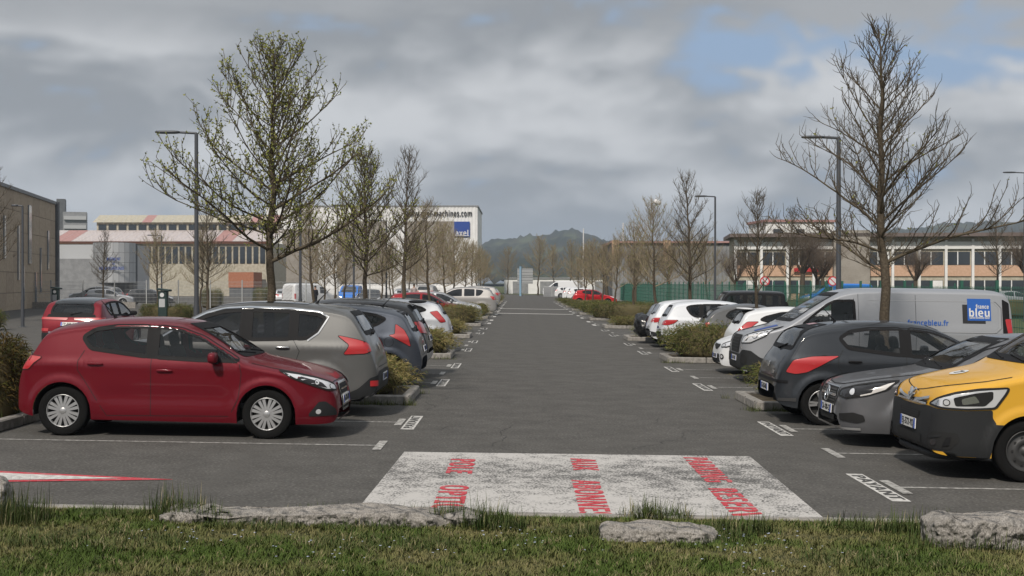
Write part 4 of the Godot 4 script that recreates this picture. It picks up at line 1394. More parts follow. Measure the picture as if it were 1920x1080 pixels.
# ------------------------------------------------------------------ planted beds
func bamboo(sd: int, sx: float, sy: float, sz: float, dry: float, count: int) -> Array:
	var r := RandomNumberGenerator.new()
	r.seed = sd
	var core := MB.new()
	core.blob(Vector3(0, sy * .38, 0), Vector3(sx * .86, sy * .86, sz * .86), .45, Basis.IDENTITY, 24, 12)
	var f := FastNoiseLite.new(); f.seed = sd; f.frequency = 1.6; f.fractal_octaves = 2
	var m := MB.new()
	m.has_c = true
	for k in count:
		var d := Vector3(r.randfn(), absf(r.randfn()) * .9 + .05, r.randfn()).normalized()
		# a point on a rounded box, pushed in or out
		var q := Vector3(signf(d.x) * pow(absf(d.x), .45), pow(absf(d.y), .45), signf(d.z) * pow(absf(d.z), .45))
		var lump := 1.0 + f.get_noise_3d(q.x * sx, q.y * sy, q.z * sz) * .22
		var s := r.randf_range(.78, 1.0) * lump
		var p := Vector3(q.x * sx * .5, q.y * sy * .93, q.z * sz * .5) * s
		p.y = maxf(p.y, .02)
		var dir := (d * .7 + Vector3(r.randfn(), r.randfn() * .6 + .35, r.randfn()) * .75).normalized()
		var l := r.randf_range(.07, .16)
		var side := dir.cross(Vector3(r.randfn(), r.randfn(), r.randfn())).normalized() * r.randf_range(.006, .011)
		var mid := p + dir * l * .5
		var tip := p + (dir + Vector3(0, -.45, 0)).normalized() * l
		var nn := side.cross(dir).normalized()
		if nn.dot(d + Vector3.UP * .3) < 0: nn = -nn
		var fr := clampf(dry + f.get_noise_3d(q.x * 3.0, q.y * 3.0, q.z * 3.0) * .6 + r.randf_range(-.35, .35), 0.0, 1.0)
		var col := Color(.055, .075, .018).lerp(Color(.25, .20, .085), fr)
		if r.randf() < .1: col = Color(.12, .16, .04)
		var i0 := m.vert(p, nn); var i1 := m.vert(mid - side, nn); var i2 := m.vert(mid + side, nn); var i3 := m.vert(tip, nn)
		for w in 4: m.c.append(col)
		m.tri(i0, i1, i2); m.tri(i1, i3, i2)
	return [core.mesh(), m.mesh()]
func bush(label: String, ms: Array, pos: Vector3, scl: Vector3, turn: float, group: String, called := "bamboo_bush") -> Node3D:
	var t := thing(called, label, "bush", pos, 0.0, group)
	t.basis = Basis(Vector3.UP, turn) * Basis.from_scale(scl)
	obj("inner_stems", ms[0], M.bush_core, t)
	var l := obj("foliage", ms[1], M.leaf, t)
	l.set_meta("kind", "stuff")
	return t
func planter(label: String, x0: float, x1: float, z0: float, z1: float, pieces: bool) -> void:
	var t := thing("planted_bed", label, "kerbed bed", Vector3((x0 + x1) * .5, 0, -(z0 + z1) * .5), 0.0, "kerbed planting beds between the stalls")
	var w := x1 - x0
	var l := z1 - z0
	var s := MB.new()
	s.box(Vector3(0, .055, 0), Vector3(w - .26, .11, l - .26))
	obj("soil", s.mesh(), M.soil, t)
	var kb := .15
	for sg in [-1.0, 1.0]:
		var n := maxi(2, roundi(w / 1.0)) if pieces else 1
		for k in n:
			var m := MB.new()
			m.box(Vector3(-w * .5 + w * (k + .5) / n, .07, (l * .5 - kb * .5) * sg), Vector3(w / n - .01, .15, kb), Basis.IDENTITY, .018)
			obj("kerb_stone", m.mesh(), M.concrete, t)
		n = maxi(2, roundi((l - kb * 2) / .9)) if pieces else 1
		for k in n:
			var m := MB.new()
			m.box(Vector3((w * .5 - kb * .5) * sg, .07, -(l - kb * 2) * .5 + (l - kb * 2) * (k + .5) / n), Vector3(kb, .15, (l - kb * 2) / n - .01), Basis.IDENTITY, .018)
			obj("kerb_stone", m.mesh(), M.concrete, t)
func beds() -> void:
	M.leaf = mat(Color.WHITE, .7, 0, .25)
	M.leaf.vertex_color_use_as_albedo = true
	M.leaf.backlight_enabled = true
	M.leaf.backlight = Color(.25, .25, .1)
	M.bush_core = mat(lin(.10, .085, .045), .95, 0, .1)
	var dry := bamboo(3, 4.0, .7, 1.9, .72, 9500)
	var green := bamboo(5, 4.2, .95, 2.1, .3, 11000)
	var mixed := bamboo(8, 4.0, .8, 2.0, .5, 9000)
	var tops := ["dry tan bamboo bush in the bed behind the silver people carrier", "dry tan bamboo bush in the bed before the white hatchback with black roof", "small dry bamboo bush in the bed behind the white hatchback with black roof"]
	for k in 10:
		var z := 20.4 + 12.2 * k
		planter(["kerbed bed of dry bamboo between silver people carrier and blue grey hatchback", "kerbed bed of dry bamboo before the white hatchback with black roof", "kerbed bed of low dry bamboo behind the white hatchback with black roof"][k] if k < 3 else "kerbed bed with yellow green bamboo far down the lane", -6.5, -1.74, z, z + 2.05, k < 4)
		if k < 3: bush(tops[k], dry, Vector3(-3.75, .08, -z - 1.02), [Vector3(1.0, .95, .95), Vector3(1.05, 1.0, 1.0), Vector3(.95, .85, .85)][k], 0, "bamboo bushes in the beds")
		else: bush("yellow green bamboo bush far down the row opposite the fence", mixed, Vector3(-3.8, .08, -z - 1.02), Vector3(1.05, 1.15 if k == 3 else 1.0, 1.1), PI * (k % 2), "yellow green bamboo bushes far down the lane")
		planter(["kerbed bed between the dark grey hatchback and the panel van", "kerbed bed with the large clipped green bamboo", "kerbed bed with small low bamboo by the black covered car tail", "kerbed bed with low tan edged bamboo past the black covered car tail"][k] if k < 4 else "kerbed bed with green bamboo far down beside the fence", 3.78, 8.7, z, z + 2.05, k < 4)
		if k == 0: bush("green bamboo bush in the bed between dark grey hatchback and panel van", green, Vector3(6.0, .08, -z - 1.02), Vector3(.98, .78, .8), 0, "bamboo bushes in the beds")
		elif k == 1: bush("large clipped green bamboo bush beside the small grey hatchback", green, Vector3(6.0, .08, -z - 1.02), Vector3(1.05, 1.02, 1.0), 0, "bamboo bushes in the beds")
		elif k == 2: bush("small low green bamboo bush by the black covered car tail", green, Vector3(6.2, .08, -z - 1.02), Vector3(1.0, .6, .85), PI, "bamboo bushes in the beds")
		elif k == 3: bush("low tan edged bamboo bush past the black covered car tail", mixed, Vector3(6.2, .08, -z - 1.02), Vector3(1.1, .62, 1.0), PI, "bamboo bushes in the beds")
		else: bush("dense green bamboo bush far down the row beside the fence", green, Vector3(6.0, .08, -z - 1.02), Vector3(1.12, [1.05, .9, .55, .5, .5, .5][k - 4], 1.3), PI * (k % 2), "green bamboo bushes far down the lane")
	# strip behind the row of the red hatchback, with shrubs
	var st := MB.new()
	st.box(Vector3(-7.35, .03, -90), Vector3(1.5, .1, 157))
	struct("planting_strip", st.mesh(), M.turf, "grassy planting strip behind the parked row")
	for k in 5:
		var kb := MB.new()
		kb.box(Vector3(-6.56, .07, -13.0 - 1.5 * k), Vector3(.14, .15, 1.48), Basis.IDENTITY, .018)
		struct("strip_kerb", kb.mesh(), M.concrete)
	var shrub := bamboo(21, 1.3, 1.15, 1.6, .25, 5200)
	bush("reddish brown leafy shrub at the tail of the red hatchback", shrub, Vector3(-7.25, .05, -17.0), Vector3(1, 1.05, 1), .3, "", "shrub").get_child(1).material_override = M.leaf_red
	bush("straggly dry shrub behind the red hatchback beside the reddish shrub", bamboo(23, 1.2, .8, 1.5, .6, 2600), Vector3(-7.2, .05, -19.2), Vector3(1, .9, 1.1), 0, "", "shrub")
	var hedges := [[-18.2, 66.0, 2.6, "round green bush behind the ticket machine"], [-14.3, 70.0, 1.6, "low green bush beside the tall lamp post"], [-22.8, 53.0, 2.4, "green bush on the traffic island by the beige clad building"], [-12.0, 60.0, 3.2, "yellow green hedge behind the silver people carrier"]]
	for h in hedges: bush(h[3], mixed if h[1] == 60.0 else green, at(h[0], h[1]), Vector3(h[2] / 4.0, 1.0, 1.0), 0, "", "shrub")
	for h in [[-24.5, 101.5, .8], [-20.5, 101.5, .7]]:
		bush("dark bush growing against the pale mesh fence", green, at(h[0], h[1]), Vector3(.5 * h[2], 1.7, .6), h[0], "dark bushes against the mesh fence", "shrub")
	# weeds along the kerbs
	var w := []
	for k in 260:
		var zz: float = [20.3, 20.35, 22.5, 32.5][k % 4]
		var xx: float = rng.randf_range(-3.2, -1.6) if k % 3 else rng.randf_range(3.6, 4.4)
		w.append([Vector3(xx, 0.0, -zz + rng.randfn() * .06), Vector3.ONE * rng.randf_range(.5, 1.1), Color(.05, .08, .02).lerp(Color(.2, .17, .08), rng.randf() * .6)])
	for k in 900:
		w.append([Vector3(rng.randf_range(-8.0, -6.7), .08, rng.randf_range(-21.0, -12.0)), Vector3.ONE * rng.randf_range(.7, 1.5), Color(.05, .075, .02).lerp(Color(.19, .16, .07), rng.randf() * .7)])
	scatter("weeds", "sparse weeds and grass along kerbs and strip", grass_tuft(10, .05, .16, .12, 6), M.blade, w)

# ------------------------------------------------------------------ buildings and hills
func upright(t: Node3D, turn := 0.0) -> void: t.basis = Basis(Vector3.BACK, SLOPE) * Basis(Vector3.UP, turn)
func part_box(called: String, p: Node, c: Vector3, s: Vector3, m: Material, ch := 0.0) -> MeshInstance3D:
	var b := MB.new()
	b.box(c, s, Basis.IDENTITY, ch)
	return obj(called, b.mesh(), m, p)
func ribbed(w: float, h: float, pitch: float, depth: float) -> MB:      # profiled sheet in the x,y plane, facing +z
	var m := MB.new()
	var n := int(w / pitch)
	for k in n:
		var x := -w * .5 + k * pitch
		var a := pitch * .25
		for q in 4:
			var z0: float = [0.0, depth, depth, 0.0][q]
			var z1: float = [depth, depth, 0.0, 0.0][q]
			m.face(Vector3(x + a * q, 0, z0), Vector3(x + a * q, h, z0), Vector3(x + a * (q + 1), h, z1), Vector3(x + a * (q + 1), 0, z1))
	return m
func far_text(s: String, h: float, w: float, m: Material, p: Node, pos: Vector3, called := "lettering", weight := 700) -> void:
	var tx := obj(called, text_mesh(s, h, .04, weight), m, p)
	var ab := (tx.mesh as TextMesh).get_aabb()
	tx.position = pos
	if w > 0: tx.scale = Vector3(w / ab.size.x, 1, 1)
func buildings() -> void:
	M.beige = tri_mat(speckle(lin(.36, .29, .215), lin(.47, .385, .29), 121, .3, 0.04, 256), 4.0, .85)
	M.beige2 = tri_mat(speckle(lin(.33, .265, .195), lin(.42, .34, .26), 123, .3, 0.04, 256), 4.0, .85)
	M.white_clad = tri_mat(speckle(lin(.68, .68, .67), lin(.78, .78, .77), 131, .2, 0.02, 256), 8.0, .6)
	M.grey_clad = tri_mat(speckle(lin(.20, .205, .21), lin(.27, .275, .28), 133, .2, 0.02, 256), 6.0, .6)
	M.dark_clad = tri_mat(speckle(lin(.09, .095, .10), lin(.13, .135, .14), 135, .2, 0.02, 256), 6.0, .7)
	M.tan_clad = tri_mat(speckle(lin(.25, .225, .195), lin(.32, .295, .26), 137, .2, 0.02, 256), 8.0, .7)
	M.cream = tri_mat(speckle(lin(.34, .31, .24), lin(.48, .45, .37), 139, .2, 0.04, 256), 5.0, .8)
	M.roof_pale = tri_mat(speckle(lin(.38, .33, .32), lin(.55, .51, .50), 141, .2, 0.04, 256), 5.0, .7)
	M.roof_red = tri_mat(speckle(lin(.33, .18, .165), lin(.42, .26, .245), 143, .2, 0.04, 256), 5.0, .7)
	M.brick = tri_mat(speckle(lin(.48, .31, .21), lin(.58, .39, .28), 145, .3, 0.04, 256), 3.0, .9)
	M.orange = tri_mat(speckle(lin(.32, .13, .075), lin(.40, .18, .11), 147, .2, 0.04, 256), 3.0, .8)
	M.pane = mat(lin(.03, .036, .042), .08, 0, .7)
	M.blue_sign = mat(lin(.02, .06, .27), .5)
	M.red_sign = mat(lin(.5, .02, .03), .5)
	# beige clad building
	var t := thing("clad_building", "beige panel clad building with narrow vertical windows and a dark end", "building", at(-39.5, 108) + Vector3(0, -.3, 0))
	var back := Vector3(-9.5, 0, -51.4).normalized()       # local x runs along the facade, away from the camera
	t.position = at(-30.0, 56.6) + Vector3(0, -.3, 0)
	t.basis = Basis(Vector3.BACK, SLOPE) * Basis(back, Vector3.UP, back.cross(Vector3.UP))
	part_box("wall", t, Vector3(27.0, 4.5, -5.0), Vector3(54.5, 9.0, 9.6), M.dark_clad)
	for k in 22:
		for j in 6:
			part_box("panel", t, Vector3(53.0 - 2.5 * k, .8 + 1.5 * j, -.15), Vector3(2.46, 1.47, .09), M.beige if (k * 7 + j * 3) % 4 else M.beige2)
	for q in [[4.2, 5.0, 3.2, .5], [7.5, 3.3, 3.6, .35], [12.0, 6.0, 4.5, 1.0], [16.2, 4.5, 4.0, .45], [21.0, 5.5, 3.0, .5], [26.0, 4.0, 4.0, .5], [9.6, 1.9, 2.4, .4], [14.5, 2.2, 2.6, .5], [31.0, 5.0, 3.0, .6]]:
		part_box("window", t, Vector3(54.5 - q[0], q[1], -.06), Vector3(q[3], q[2], .12), M.window_pale)
	part_box("end_pier", t, Vector3(54.4, 4.6, -.2), Vector3(.9, 9.3, .6), M.dark_clad)
	part_box("roof_edge", t, Vector3(27.0, 9.12, -5.0), Vector3(55.0, .25, 10.0), M.grey_clad)
	# hall with striped roofs
	t = thing("factory_hall", "long old factory hall with red and white striped roofs and clerestory", "building", at(-54.0, 190))
	upright(t)
	part_box("wall", t, Vector3(0, 4.0, -6), Vector3(34, 8.0, 12), M.cream)
	for k in 34:
		part_box("window", t, Vector3(-16.3 + k, 6.1, .03), Vector3(.72, 2.5, .1), M.pane)
	part_box("eave", t, Vector3(0, 8.0, .2), Vector3(34.4, .35, .5), M.rust)
	for k in 23:
		var m := MB.new()
		var x0 := -17.2 + 1.5 * k
		m.face(Vector3(x0, 8.1, .6), Vector3(x0, 10.1, -7.5), Vector3(x0 + 1.46, 10.1, -7.5), Vector3(x0 + 1.46, 8.1, .6))
		obj("roof_sheet", m.mesh(), M.roof_red if k in [1, 2, 17, 18] else M.roof_pale, t)
	part_box("clerestory", t, Vector3(2.5, 10.6, -9.5), Vector3(28, 1.5, 4), M.cream)
	for k in 18: part_box("clerestory_window", t, Vector3(-10.6 + 1.55 * k, 10.55, -7.46), Vector3(1.2, .85, .08), M.pane)
	for k in 19:
		var m := MB.new()
		var x0 := -12.0 + 1.52 * k
		m.face(Vector3(x0, 11.3, -7.0), Vector3(x0, 12.6, -10.5), Vector3(x0 + 1.48, 12.6, -10.5), Vector3(x0 + 1.48, 11.3, -7.0))
		obj("upper_roof_sheet", m.mesh(), M.roof_red if k in [5, 16, 18] else M.cream, t)
	part_box("orange_annex", t, Vector3(14.0, 2.4, 4.0), Vector3(3.6, 2.2, 6), M.orange)
	part_box("annex_base", t, Vector3(14.0, .65, 4.0), Vector3(3.4, 1.3, 5.8), M.dark_clad)
	# grey technology building with a round front
	t = thing("technology_building", "grey clad building with curved front and dark blue lettering", "building", at(-46.0, 140))
	upright(t)
	part_box("wall", t, Vector3(-2.0, 3.1, -5), Vector3(9.5, 6.2, 8), M.pale_clad)
	part_box("low_block", t, Vector3(-1.7, 2.3, -.3), Vector3(5.2, 4.6, 2.6), M.grey_clad)
	var m2 := MB.new()
	for k in 12:
		for j in 4:
			var a0 := PI * k / 12.0; var a1 := PI * (k + 1) / 12.0 - .012
			var y0 := 2.0 + 1.1 * j; var y1 := y0 + 1.07
			var p := MB.new()
			p.face(Vector3(1.2 - cos(a0) * 2.3, y0, -1.2 + sin(a0) * 2.6), Vector3(1.2 - cos(a0) * 2.3, y1, -1.2 + sin(a0) * 2.6), Vector3(1.2 - cos(a1) * 2.3, y1, -1.2 + sin(a1) * 2.6), Vector3(1.2 - cos(a1) * 2.3, y0, -1.2 + sin(a1) * 2.6))
			obj("panel", p.mesh(), M.grey_clad if k < 6 else M.pale_clad, t)
	part_box("drum_core", t, Vector3(1.2, 3.2, -1.6), Vector3(4.3, 6.2, 1.5), M.dark_clad)
	far_text("BATIMENT", .32, 1.5, M.blue_sign, t, Vector3(1.9, 4.55, 1.5))
	far_text("DES", .2, .3, M.blue_sign, t, Vector3(1.9, 4.05, 1.5))
	far_text("HAUTES TECHNOLOGIES", .32, 2.7, M.blue_sign, t, Vector3(1.7, 3.55, 1.55))
	# far block of flats
	t = thing("apartment_tower", "distant grey block of flats with stacked balconies", "building", at(-141, 400))
	upright(t, .3)
	part_box("wall", t, Vector3(1.5, 12, 0), Vector3(7, 24, 8), M.grey_clad)
	part_box("stair_tower", t, Vector3(-2.6, 14, 0), Vector3(2.6, 28, 7), M.dark_clad)
	for k in 8:
		part_box("balcony", t, Vector3(1.6, 2.5 + 2.8 * k, 4.4), Vector3(6.6, 1.1, .9), M.pale_clad)
	# white hall with lettering
	t = thing("exhibition_hall", "large white ribbed metal hall with tan panels, dark lettering and blue square", "building", at(-25.0, 215))
	upright(t)
	part_box("wall", t, Vector3(0, 7.4, -12), Vector3(35.6, 14.8, 23.9), M.white_clad)
	var rb := ribbed(35.4, 14.7, .6, .06)
	var cl := obj("cladding", rb.mesh(), M.white_clad, t)
	cl.position = Vector3(0, .05, 0)
	for q in [[-1.65, 7.1, 8.3, 10.4], [9.85, 7.1, 8.1, 10.4], [-12.0, 6.5, 6.0, 9.0]]:
		part_box("tan_panel", t, Vector3(q[0], q[1], .12), Vector3(q[2], q[3], .12), M.tan_clad)
	part_box("parapet", t, Vector3(0, 14.85, -12), Vector3(35.9, .25, 24.2), M.grey_clad)
	part_box("plinth", t, Vector3(0, .6, .15), Vector3(35.7, 1.2, .2), M.white_clad)
	far_text("www.axel-machines.com", 1.0, 11.2, M.ink, t, Vector3(11.3, 13.6, .2))
	var lg := part_box("blue_sign", t, Vector3(15.2, 11.0, .26), Vector3(2.6, 2.5, .15), M.blue_sign)
	far_text("axel", .95, 2.2, M.white_post, lg, Vector3(15.2, 10.3, .36))
	part_box("sign_strip", lg, Vector3(15.2, 9.9, .35), Vector3(2.4, .12, .04), M.white_post)
	# right: grey hall and long low building
	t = thing("grey_hall", "low grey corrugated hall with red roof edge beyond the fence", "building", at(19.5, 150))
	upright(t)
	part_box("wall", t, Vector3(0, 3.4, -8), Vector3(17.5, 6.8, 15.8), M.dark_clad)
	var gl := ribbed(17.4, 6.6, .5, .06)
	obj("cladding", gl.mesh(), M.grey_clad, t)
	part_box("roof_edge", t, Vector3(0, 6.9, -7.8), Vector3(17.9, .22, 16.4), M.roof_red)
	for x in [-8.4, -2.4]:
		part_box("orange_fin", t, Vector3(x, 5.9, .4), Vector3(.8, 2.4, .5), M.brick)
	t = thing("office_building", "long two storey building with brick coloured panels, white bands and dark windows", "building", at(36.0, 124))
	upright(t, -.10)
	part_box("wall", t, Vector3(0, 3.3, -5), Vector3(30, 6.6, 9.7), M.cream)
	for fl in 2:
		for k in 12:
			var x := -13.8 + 2.5 * k
			if k in [4] and fl == 0: continue
			var w := part_box("window", t, Vector3(x, 1.75 + 2.75 * fl, -.12), Vector3(2.1, 1.25, .12), M.pane)
			part_box("mullion", w, Vector3(x - .1, 1.75 + 2.75 * fl, -.04), Vector3(.09, 1.25, .1), M.white_clad)
			if (k * 5 + fl * 3) % 7 == 0: part_box("blind", w, Vector3(x + .5, 1.95 + 2.75 * fl, -.045), Vector3(1.0, .8, .03), M.white_clad)
			part_box("brick_panel", t, Vector3(x, .55 + 2.75 * fl, -.10), Vector3(2.3, 1.05, .16), M.brick)
	for k in 13: part_box("pier", t, Vector3(-15.0 + 2.5 * k, 3.2, -.02), Vector3(.24, 6.3, .3), M.white_clad)
	part_box("band", t, Vector3(0, 5.75, -.05), Vector3(30, .7, .25), M.white_clad)
	part_box("roof", t, Vector3(0, 6.75, -4.6), Vector3(31.2, .35, 11.2), M.roof_brown)
	part_box("stair_block", t, Vector3(-4.0, 3.6, .4), Vector3(3.4, 7.2, 1.2), M.tan_clad)
	part_box("shop_sign", t, Vector3(-7.8, 3.4, .3), Vector3(3.2, .35, .1), M.red_sign)
	t = thing("white_house", "pale flat roofed house rising behind the brick panelled building", "building", at(36.0, 165))
	upright(t, .1)
	part_box("wall", t, Vector3(0, 5.0, -4), Vector3(9, 10.0, 8), M.white_clad)
	part_box("roof", t, Vector3(0, 10.1, -4), Vector3(9.5, .3, 8.5), M.roof_red)
	for k in 3: part_box("window", t, Vector3(-3 + 3.0 * k, 8.4, .02), Vector3(1.1, 1.3, .1), M.pane)
	t = thing("white_depot", "long low white depot at the far end of the car park", "building", at(4.0, 235))
	upright(t)
	part_box("wall", t, Vector3(6, 1.4, -4), Vector3(26, 2.8, 8), M.white_clad)
	part_box("roof", t, Vector3(6, 2.9, -4), Vector3(26.4, .25, 8.4), M.grey_clad)
	for k in 5: part_box("shutter", t, Vector3(-4 + 5.0 * k, 1.2, .03), Vector3(2.8, 2.2, .1), M.grey_clad)

func hills() -> void:
	var f := FastNoiseLite.new(); f.seed = 15; f.frequency = .012; f.fractal_octaves = 5
	var g := FastNoiseLite.new(); g.seed = 16; g.frequency = .05; g.fractal_octaves = 3
	# ridge seen over the car park: (pixel column of the photograph, height of the ridge above eye level in pixels)
	var prof := [[-900, 20], [300, 45], [700, 62], [880, 70], [940, 82], [1000, 90], [1030, 93], [1045, 99], [1080, 99], [1092, 92], [1140, 80], [1200, 78], [1300, 76], [1400, 76], [1470, 80], [1560, 90], [1680, 102], [1800, 112], [1900, 116], [2300, 110], [3200, 80]]
	var m := MB.new()
	m.has_c = true
	var rows := 16
	var cols := []
	var c0 := -900.0
	while c0 <= 3200.0:
		cols.append(c0)
		c0 += 6.0 if c0 > 850 and c0 < 1960 else 40.0
	for c in cols:
		var h := 0.0
		for k in prof.size() - 1:
			if c >= prof[k][0] and c <= prof[k + 1][0]:
				var tt: float = (c - prof[k][0]) / float(prof[k + 1][0] - prof[k][0])
				h = lerpf(prof[k][1], prof[k + 1][1], tt * tt * (3 - 2 * tt))
		for r in rows + 1:
			var t := float(r) / rows
			var dist := lerpf(700.0, 1900.0, t)
			var x: float = (c - 976.0) / 2400.0 * dist
			var top := h / 2400.0 * 1900.0
			var y := top * pow(t, 1.3) + f.get_noise_2d(x, dist) * 14.0 * t * (1.0 - t) * 2.0
			var wood := smoothstep(-.12, .12, f.get_noise_2d(x * 1.4 + 300, dist * 1.1) + .12)
			y += wood * (3.0 + g.get_noise_2d(x * 2.5, dist) * 4.5) + .016 * x
			m.v.append(Vector3(x, y, -dist))
			m.n.append(Vector3.UP)
			var col := Color(.085, .095, .045).lerp(Color(.030, .036, .024), wood)
			col = col.lerp(Color(.055, .045, .032), clampf(g.get_noise_2d(x * .5, dist * .5) + .2, 0, .5))
			m.c.append(col)
	for a in cols.size() - 1:
		for r in rows:
			var b := a * (rows + 1) + r
			m.i.append_array(PackedInt32Array([b, b + 1, b + rows + 2, b, b + rows + 2, b + rows + 1]))
	m.n.fill(Vector3.ZERO)
	for t in range(0, m.i.size(), 3):
		var fn := (m.v[m.i[t + 1]] - m.v[m.i[t]]).cross(m.v[m.i[t + 2]] - m.v[m.i[t]])
		if fn.y < 0: fn = -fn
		for q in 3: m.n[m.i[t + q]] += fn
	for k in m.n.size(): m.n[k] = m.n[k].normalized()
	M.hill = mat(Color.WHITE, .95, 0, .1)
	M.hill.vertex_color_use_as_albedo = true
	struct("hills", m.mesh(), M.hill, "wooded hills behind the town")

# ------------------------------------------------------------------ street furniture
func lamp(label: String, x: float, d: float, h: float, arm: float, group: String, r := .055) -> void:
	var t := thing("street_lamp", label, "street lamp", at(x, d), 0.0, group)
	plumb(t)
	var m := MB.new()
	m.tube(PackedVector3Array([Vector3(0, 0, 0), Vector3(0, 1.2, 0), Vector3(0, 1.25, 0), Vector3(0, h, 0)]), PackedFloat32Array([r * 1.45, r * 1.4, r * 1.1, r * .85]), 10)
	m.rod(Vector3(0, h, 0), Vector3(arm * .6, h + .03, 0), r * .6, 8)
	obj("pole", m.mesh(), M.grey_post, t)
	var b := MB.new()
	b.box(Vector3(0, .01, 0), Vector3(.3, .03, .3), Basis.IDENTITY, .008)
	obj("base_plate", b.mesh(), M.grey_post, t)
	b = MB.new()
	b.blob(Vector3(arm * .85, h + .03, 0), Vector3(absf(arm) * .75, .09, .24), .6)
	obj("lamp_head", b.mesh(), M.grey_post, t)
func furniture() -> void:
	var gl := "lamp posts between the lanes on the side of the ticket machine"
	lamp("tall grey lamp post with a flat head reaching over from the budding tree", -9.1, 36.0, 6.1, -.95, "", .06)
	lamp("grey lamp post further down, seen through the crown of the budding tree", -9.1, 53.0, 6.1, -.95, gl)
	lamp("slim grey lamp post among the far trees before the white hall", -9.1, 70.0, 6.1, -.95, gl)
	lamp("slim grey lamp post among the far trees before the white hall", -9.1, 87.0, 6.1, -.95, gl)
	lamp("short grey lamp post on the island by the beige clad building", -22.2, 57.0, 5.4, -.4, "")
	lamp("thin lamp post standing before the curved grey building", -27.5, 98.0, 5.6, -.9, "")
	lamp("tall dark lamp post with flat double ended head above the panel van", 9.95, 40.0, 6.65, -.95, "", .075)
	lamp("dark lamp post with flat head above the black off-roader", 9.9, 65.0, 6.5, -.85, "")
	lamp("pale lamp post with flat head by the brick panelled building", 28.3, 72.0, 8.3, -1.0, "")
	# white flag poles
	for q in [[9.6, 195.0, 10.2, .9], [13.8, 172.0, 10.0, 0.0]]:
		var p := thing("flag_pole", "bare white flag pole standing clear above the far trees", "pole", at(q[0], q[1]), 0.0, "white flag poles at the far end")
		plumb(p)
		var m := MB.new()
		m.tube(PackedVector3Array([Vector3.ZERO, Vector3(0, q[2], 0)]), PackedFloat32Array([.15, .09]), 10)
		obj("shaft", m.mesh(), M.white_post, p)
		m = MB.new()
		m.blob(Vector3(0, q[2] + .08, 0), Vector3(.24, .2, .24), 1.0, Basis.IDENTITY, 10, 6)
		obj("finial", m.mesh(), M.white_post, p)
	var fm := MB.new()
	fm.blob(Vector3.ZERO, Vector3(.34, .2, .16), .8, Basis(Vector3.BACK, -.4), 18, 10)
	var fn := FastNoiseLite.new(); fn.seed = 2; fn.frequency = 6.0
	for k in fm.v.size(): fm.v[k] += fm.n[k] * fn.get_noise_3dv(fm.v[k]) * .08
	var film := obj("plastic_film", fm.mesh(), M.white_post)
	film.position = Vector3(6.12, 5.72, -58.0)
	tag(film, "scrap of white plastic film caught high in a bare tree", "plastic scrap")
	# ticket machine
	var t := thing("ticket_machine", "dark green parking ticket machine with round white sign", "ticket machine", at(-18.2, 65.2))
	plumb(t)
	var b := MB.new()
	b.box(Vector3(0, .78, 0), Vector3(.46, 1.56, .36), Basis.IDENTITY, .03)
	obj("cabinet", b.mesh(), M.dark_green, t)
	b = MB.new()
	b.box(Vector3(.05, 1.62, 0), Vector3(.66, .1, .5), Basis(Vector3.BACK, -.12), .02)
	obj("hood", b.mesh(), M.dark_green, t)
	b = MB.new()
	b.disc(Vector3(-.02, 1.36, .185), Vector3(0, 0, 1), .11, 18)
	obj("round_sign", b.mesh(), M.white_post, t)
	part_box("poster", t, Vector3(-.02, .95, .185), Vector3(.3, .42, .01), M.pale_clad)
	var t2 := copy(t, "dark ticket machine standing by the beige clad building", at(-32.0, 88.0)); plumb(t2)
	# pale mesh fence before the factory halls
	var pm := MB.new()
	for k in 25: pm.box(Vector3(-1.2 + 2.4 * k / 24.0, 1.05, 0), Vector3(.008, 1.9, .008))
	for k in 7: pm.box(Vector3(0, .14 + .3 * k, 0), Vector3(2.42, .014, .02))
	var panel := pm.mesh()
	t = thing("mesh_fence", "pale grey wire mesh fence before the factory halls", "fence", at(-32.5, 100))
	upright(t)
	for k in 14:
		var o := obj("mesh_panel", panel, M.fence_grey, t); o.position = Vector3(-2.0 + 2.5 * k - 6.0, .1, 0)
		part_box("post", t, Vector3(-3.25 + 2.5 * k - 6.0, 1.1, 0), Vector3(.08, 2.2, .08), M.fence_grey)
	part_box("low_wall", t, Vector3(-3.0, .2, .3), Vector3(11, .55, .2), M.concrete)
	# green fence behind the other row
	t = thing("green_fence", "green wire mesh fence running behind the parked vans", "fence", at(11.6, 90))
	for k in 48:
		var o := obj("mesh_panel", panel, M.fence_green, t); o.rotation.y = PI / 2; o.position = Vector3(0, .05, 60.0 - 2.5 * k)
		part_box("post", t, Vector3(0, 1.1, 61.25 - 2.5 * k), Vector3(.07, 2.2, .07), M.fence_green)
	t = thing("green_fence", "second green fence along the street before the brick panelled building", "fence", at(32.0, 76))
	upright(t)
	for k in 19:
		var o := obj("mesh_panel", panel, M.fence_green, t); o.position = Vector3(-20.0 + 2.5 * k, -.1, 0)
		part_box("post", t, Vector3(-21.25 + 2.5 * k, 1.0, 0), Vector3(.07, 2.2, .07), M.fence_green)
	# hedge along the street
	var hm := bamboo(33, 30.0, 1.3, 1.4, .3, 16000)
	bush("long dark green hedge along the street behind the green fence", hm, at(33.0, 79), Vector3(1.3, 1.0, 1.0), 0, "", "hedge")
	# road sign seen from behind at the end of the lane
	t = thing("road_sign", "large direction sign seen from behind on a pale blue post", "sign", at(.55, 190))
	plumb(t)
	var pb := MB.new(); pb.rod(Vector3(-.55, 0, .1), Vector3(-.55, 4.4, .1), .16, 10); obj("post", pb.mesh(), M.pale_blue, t)
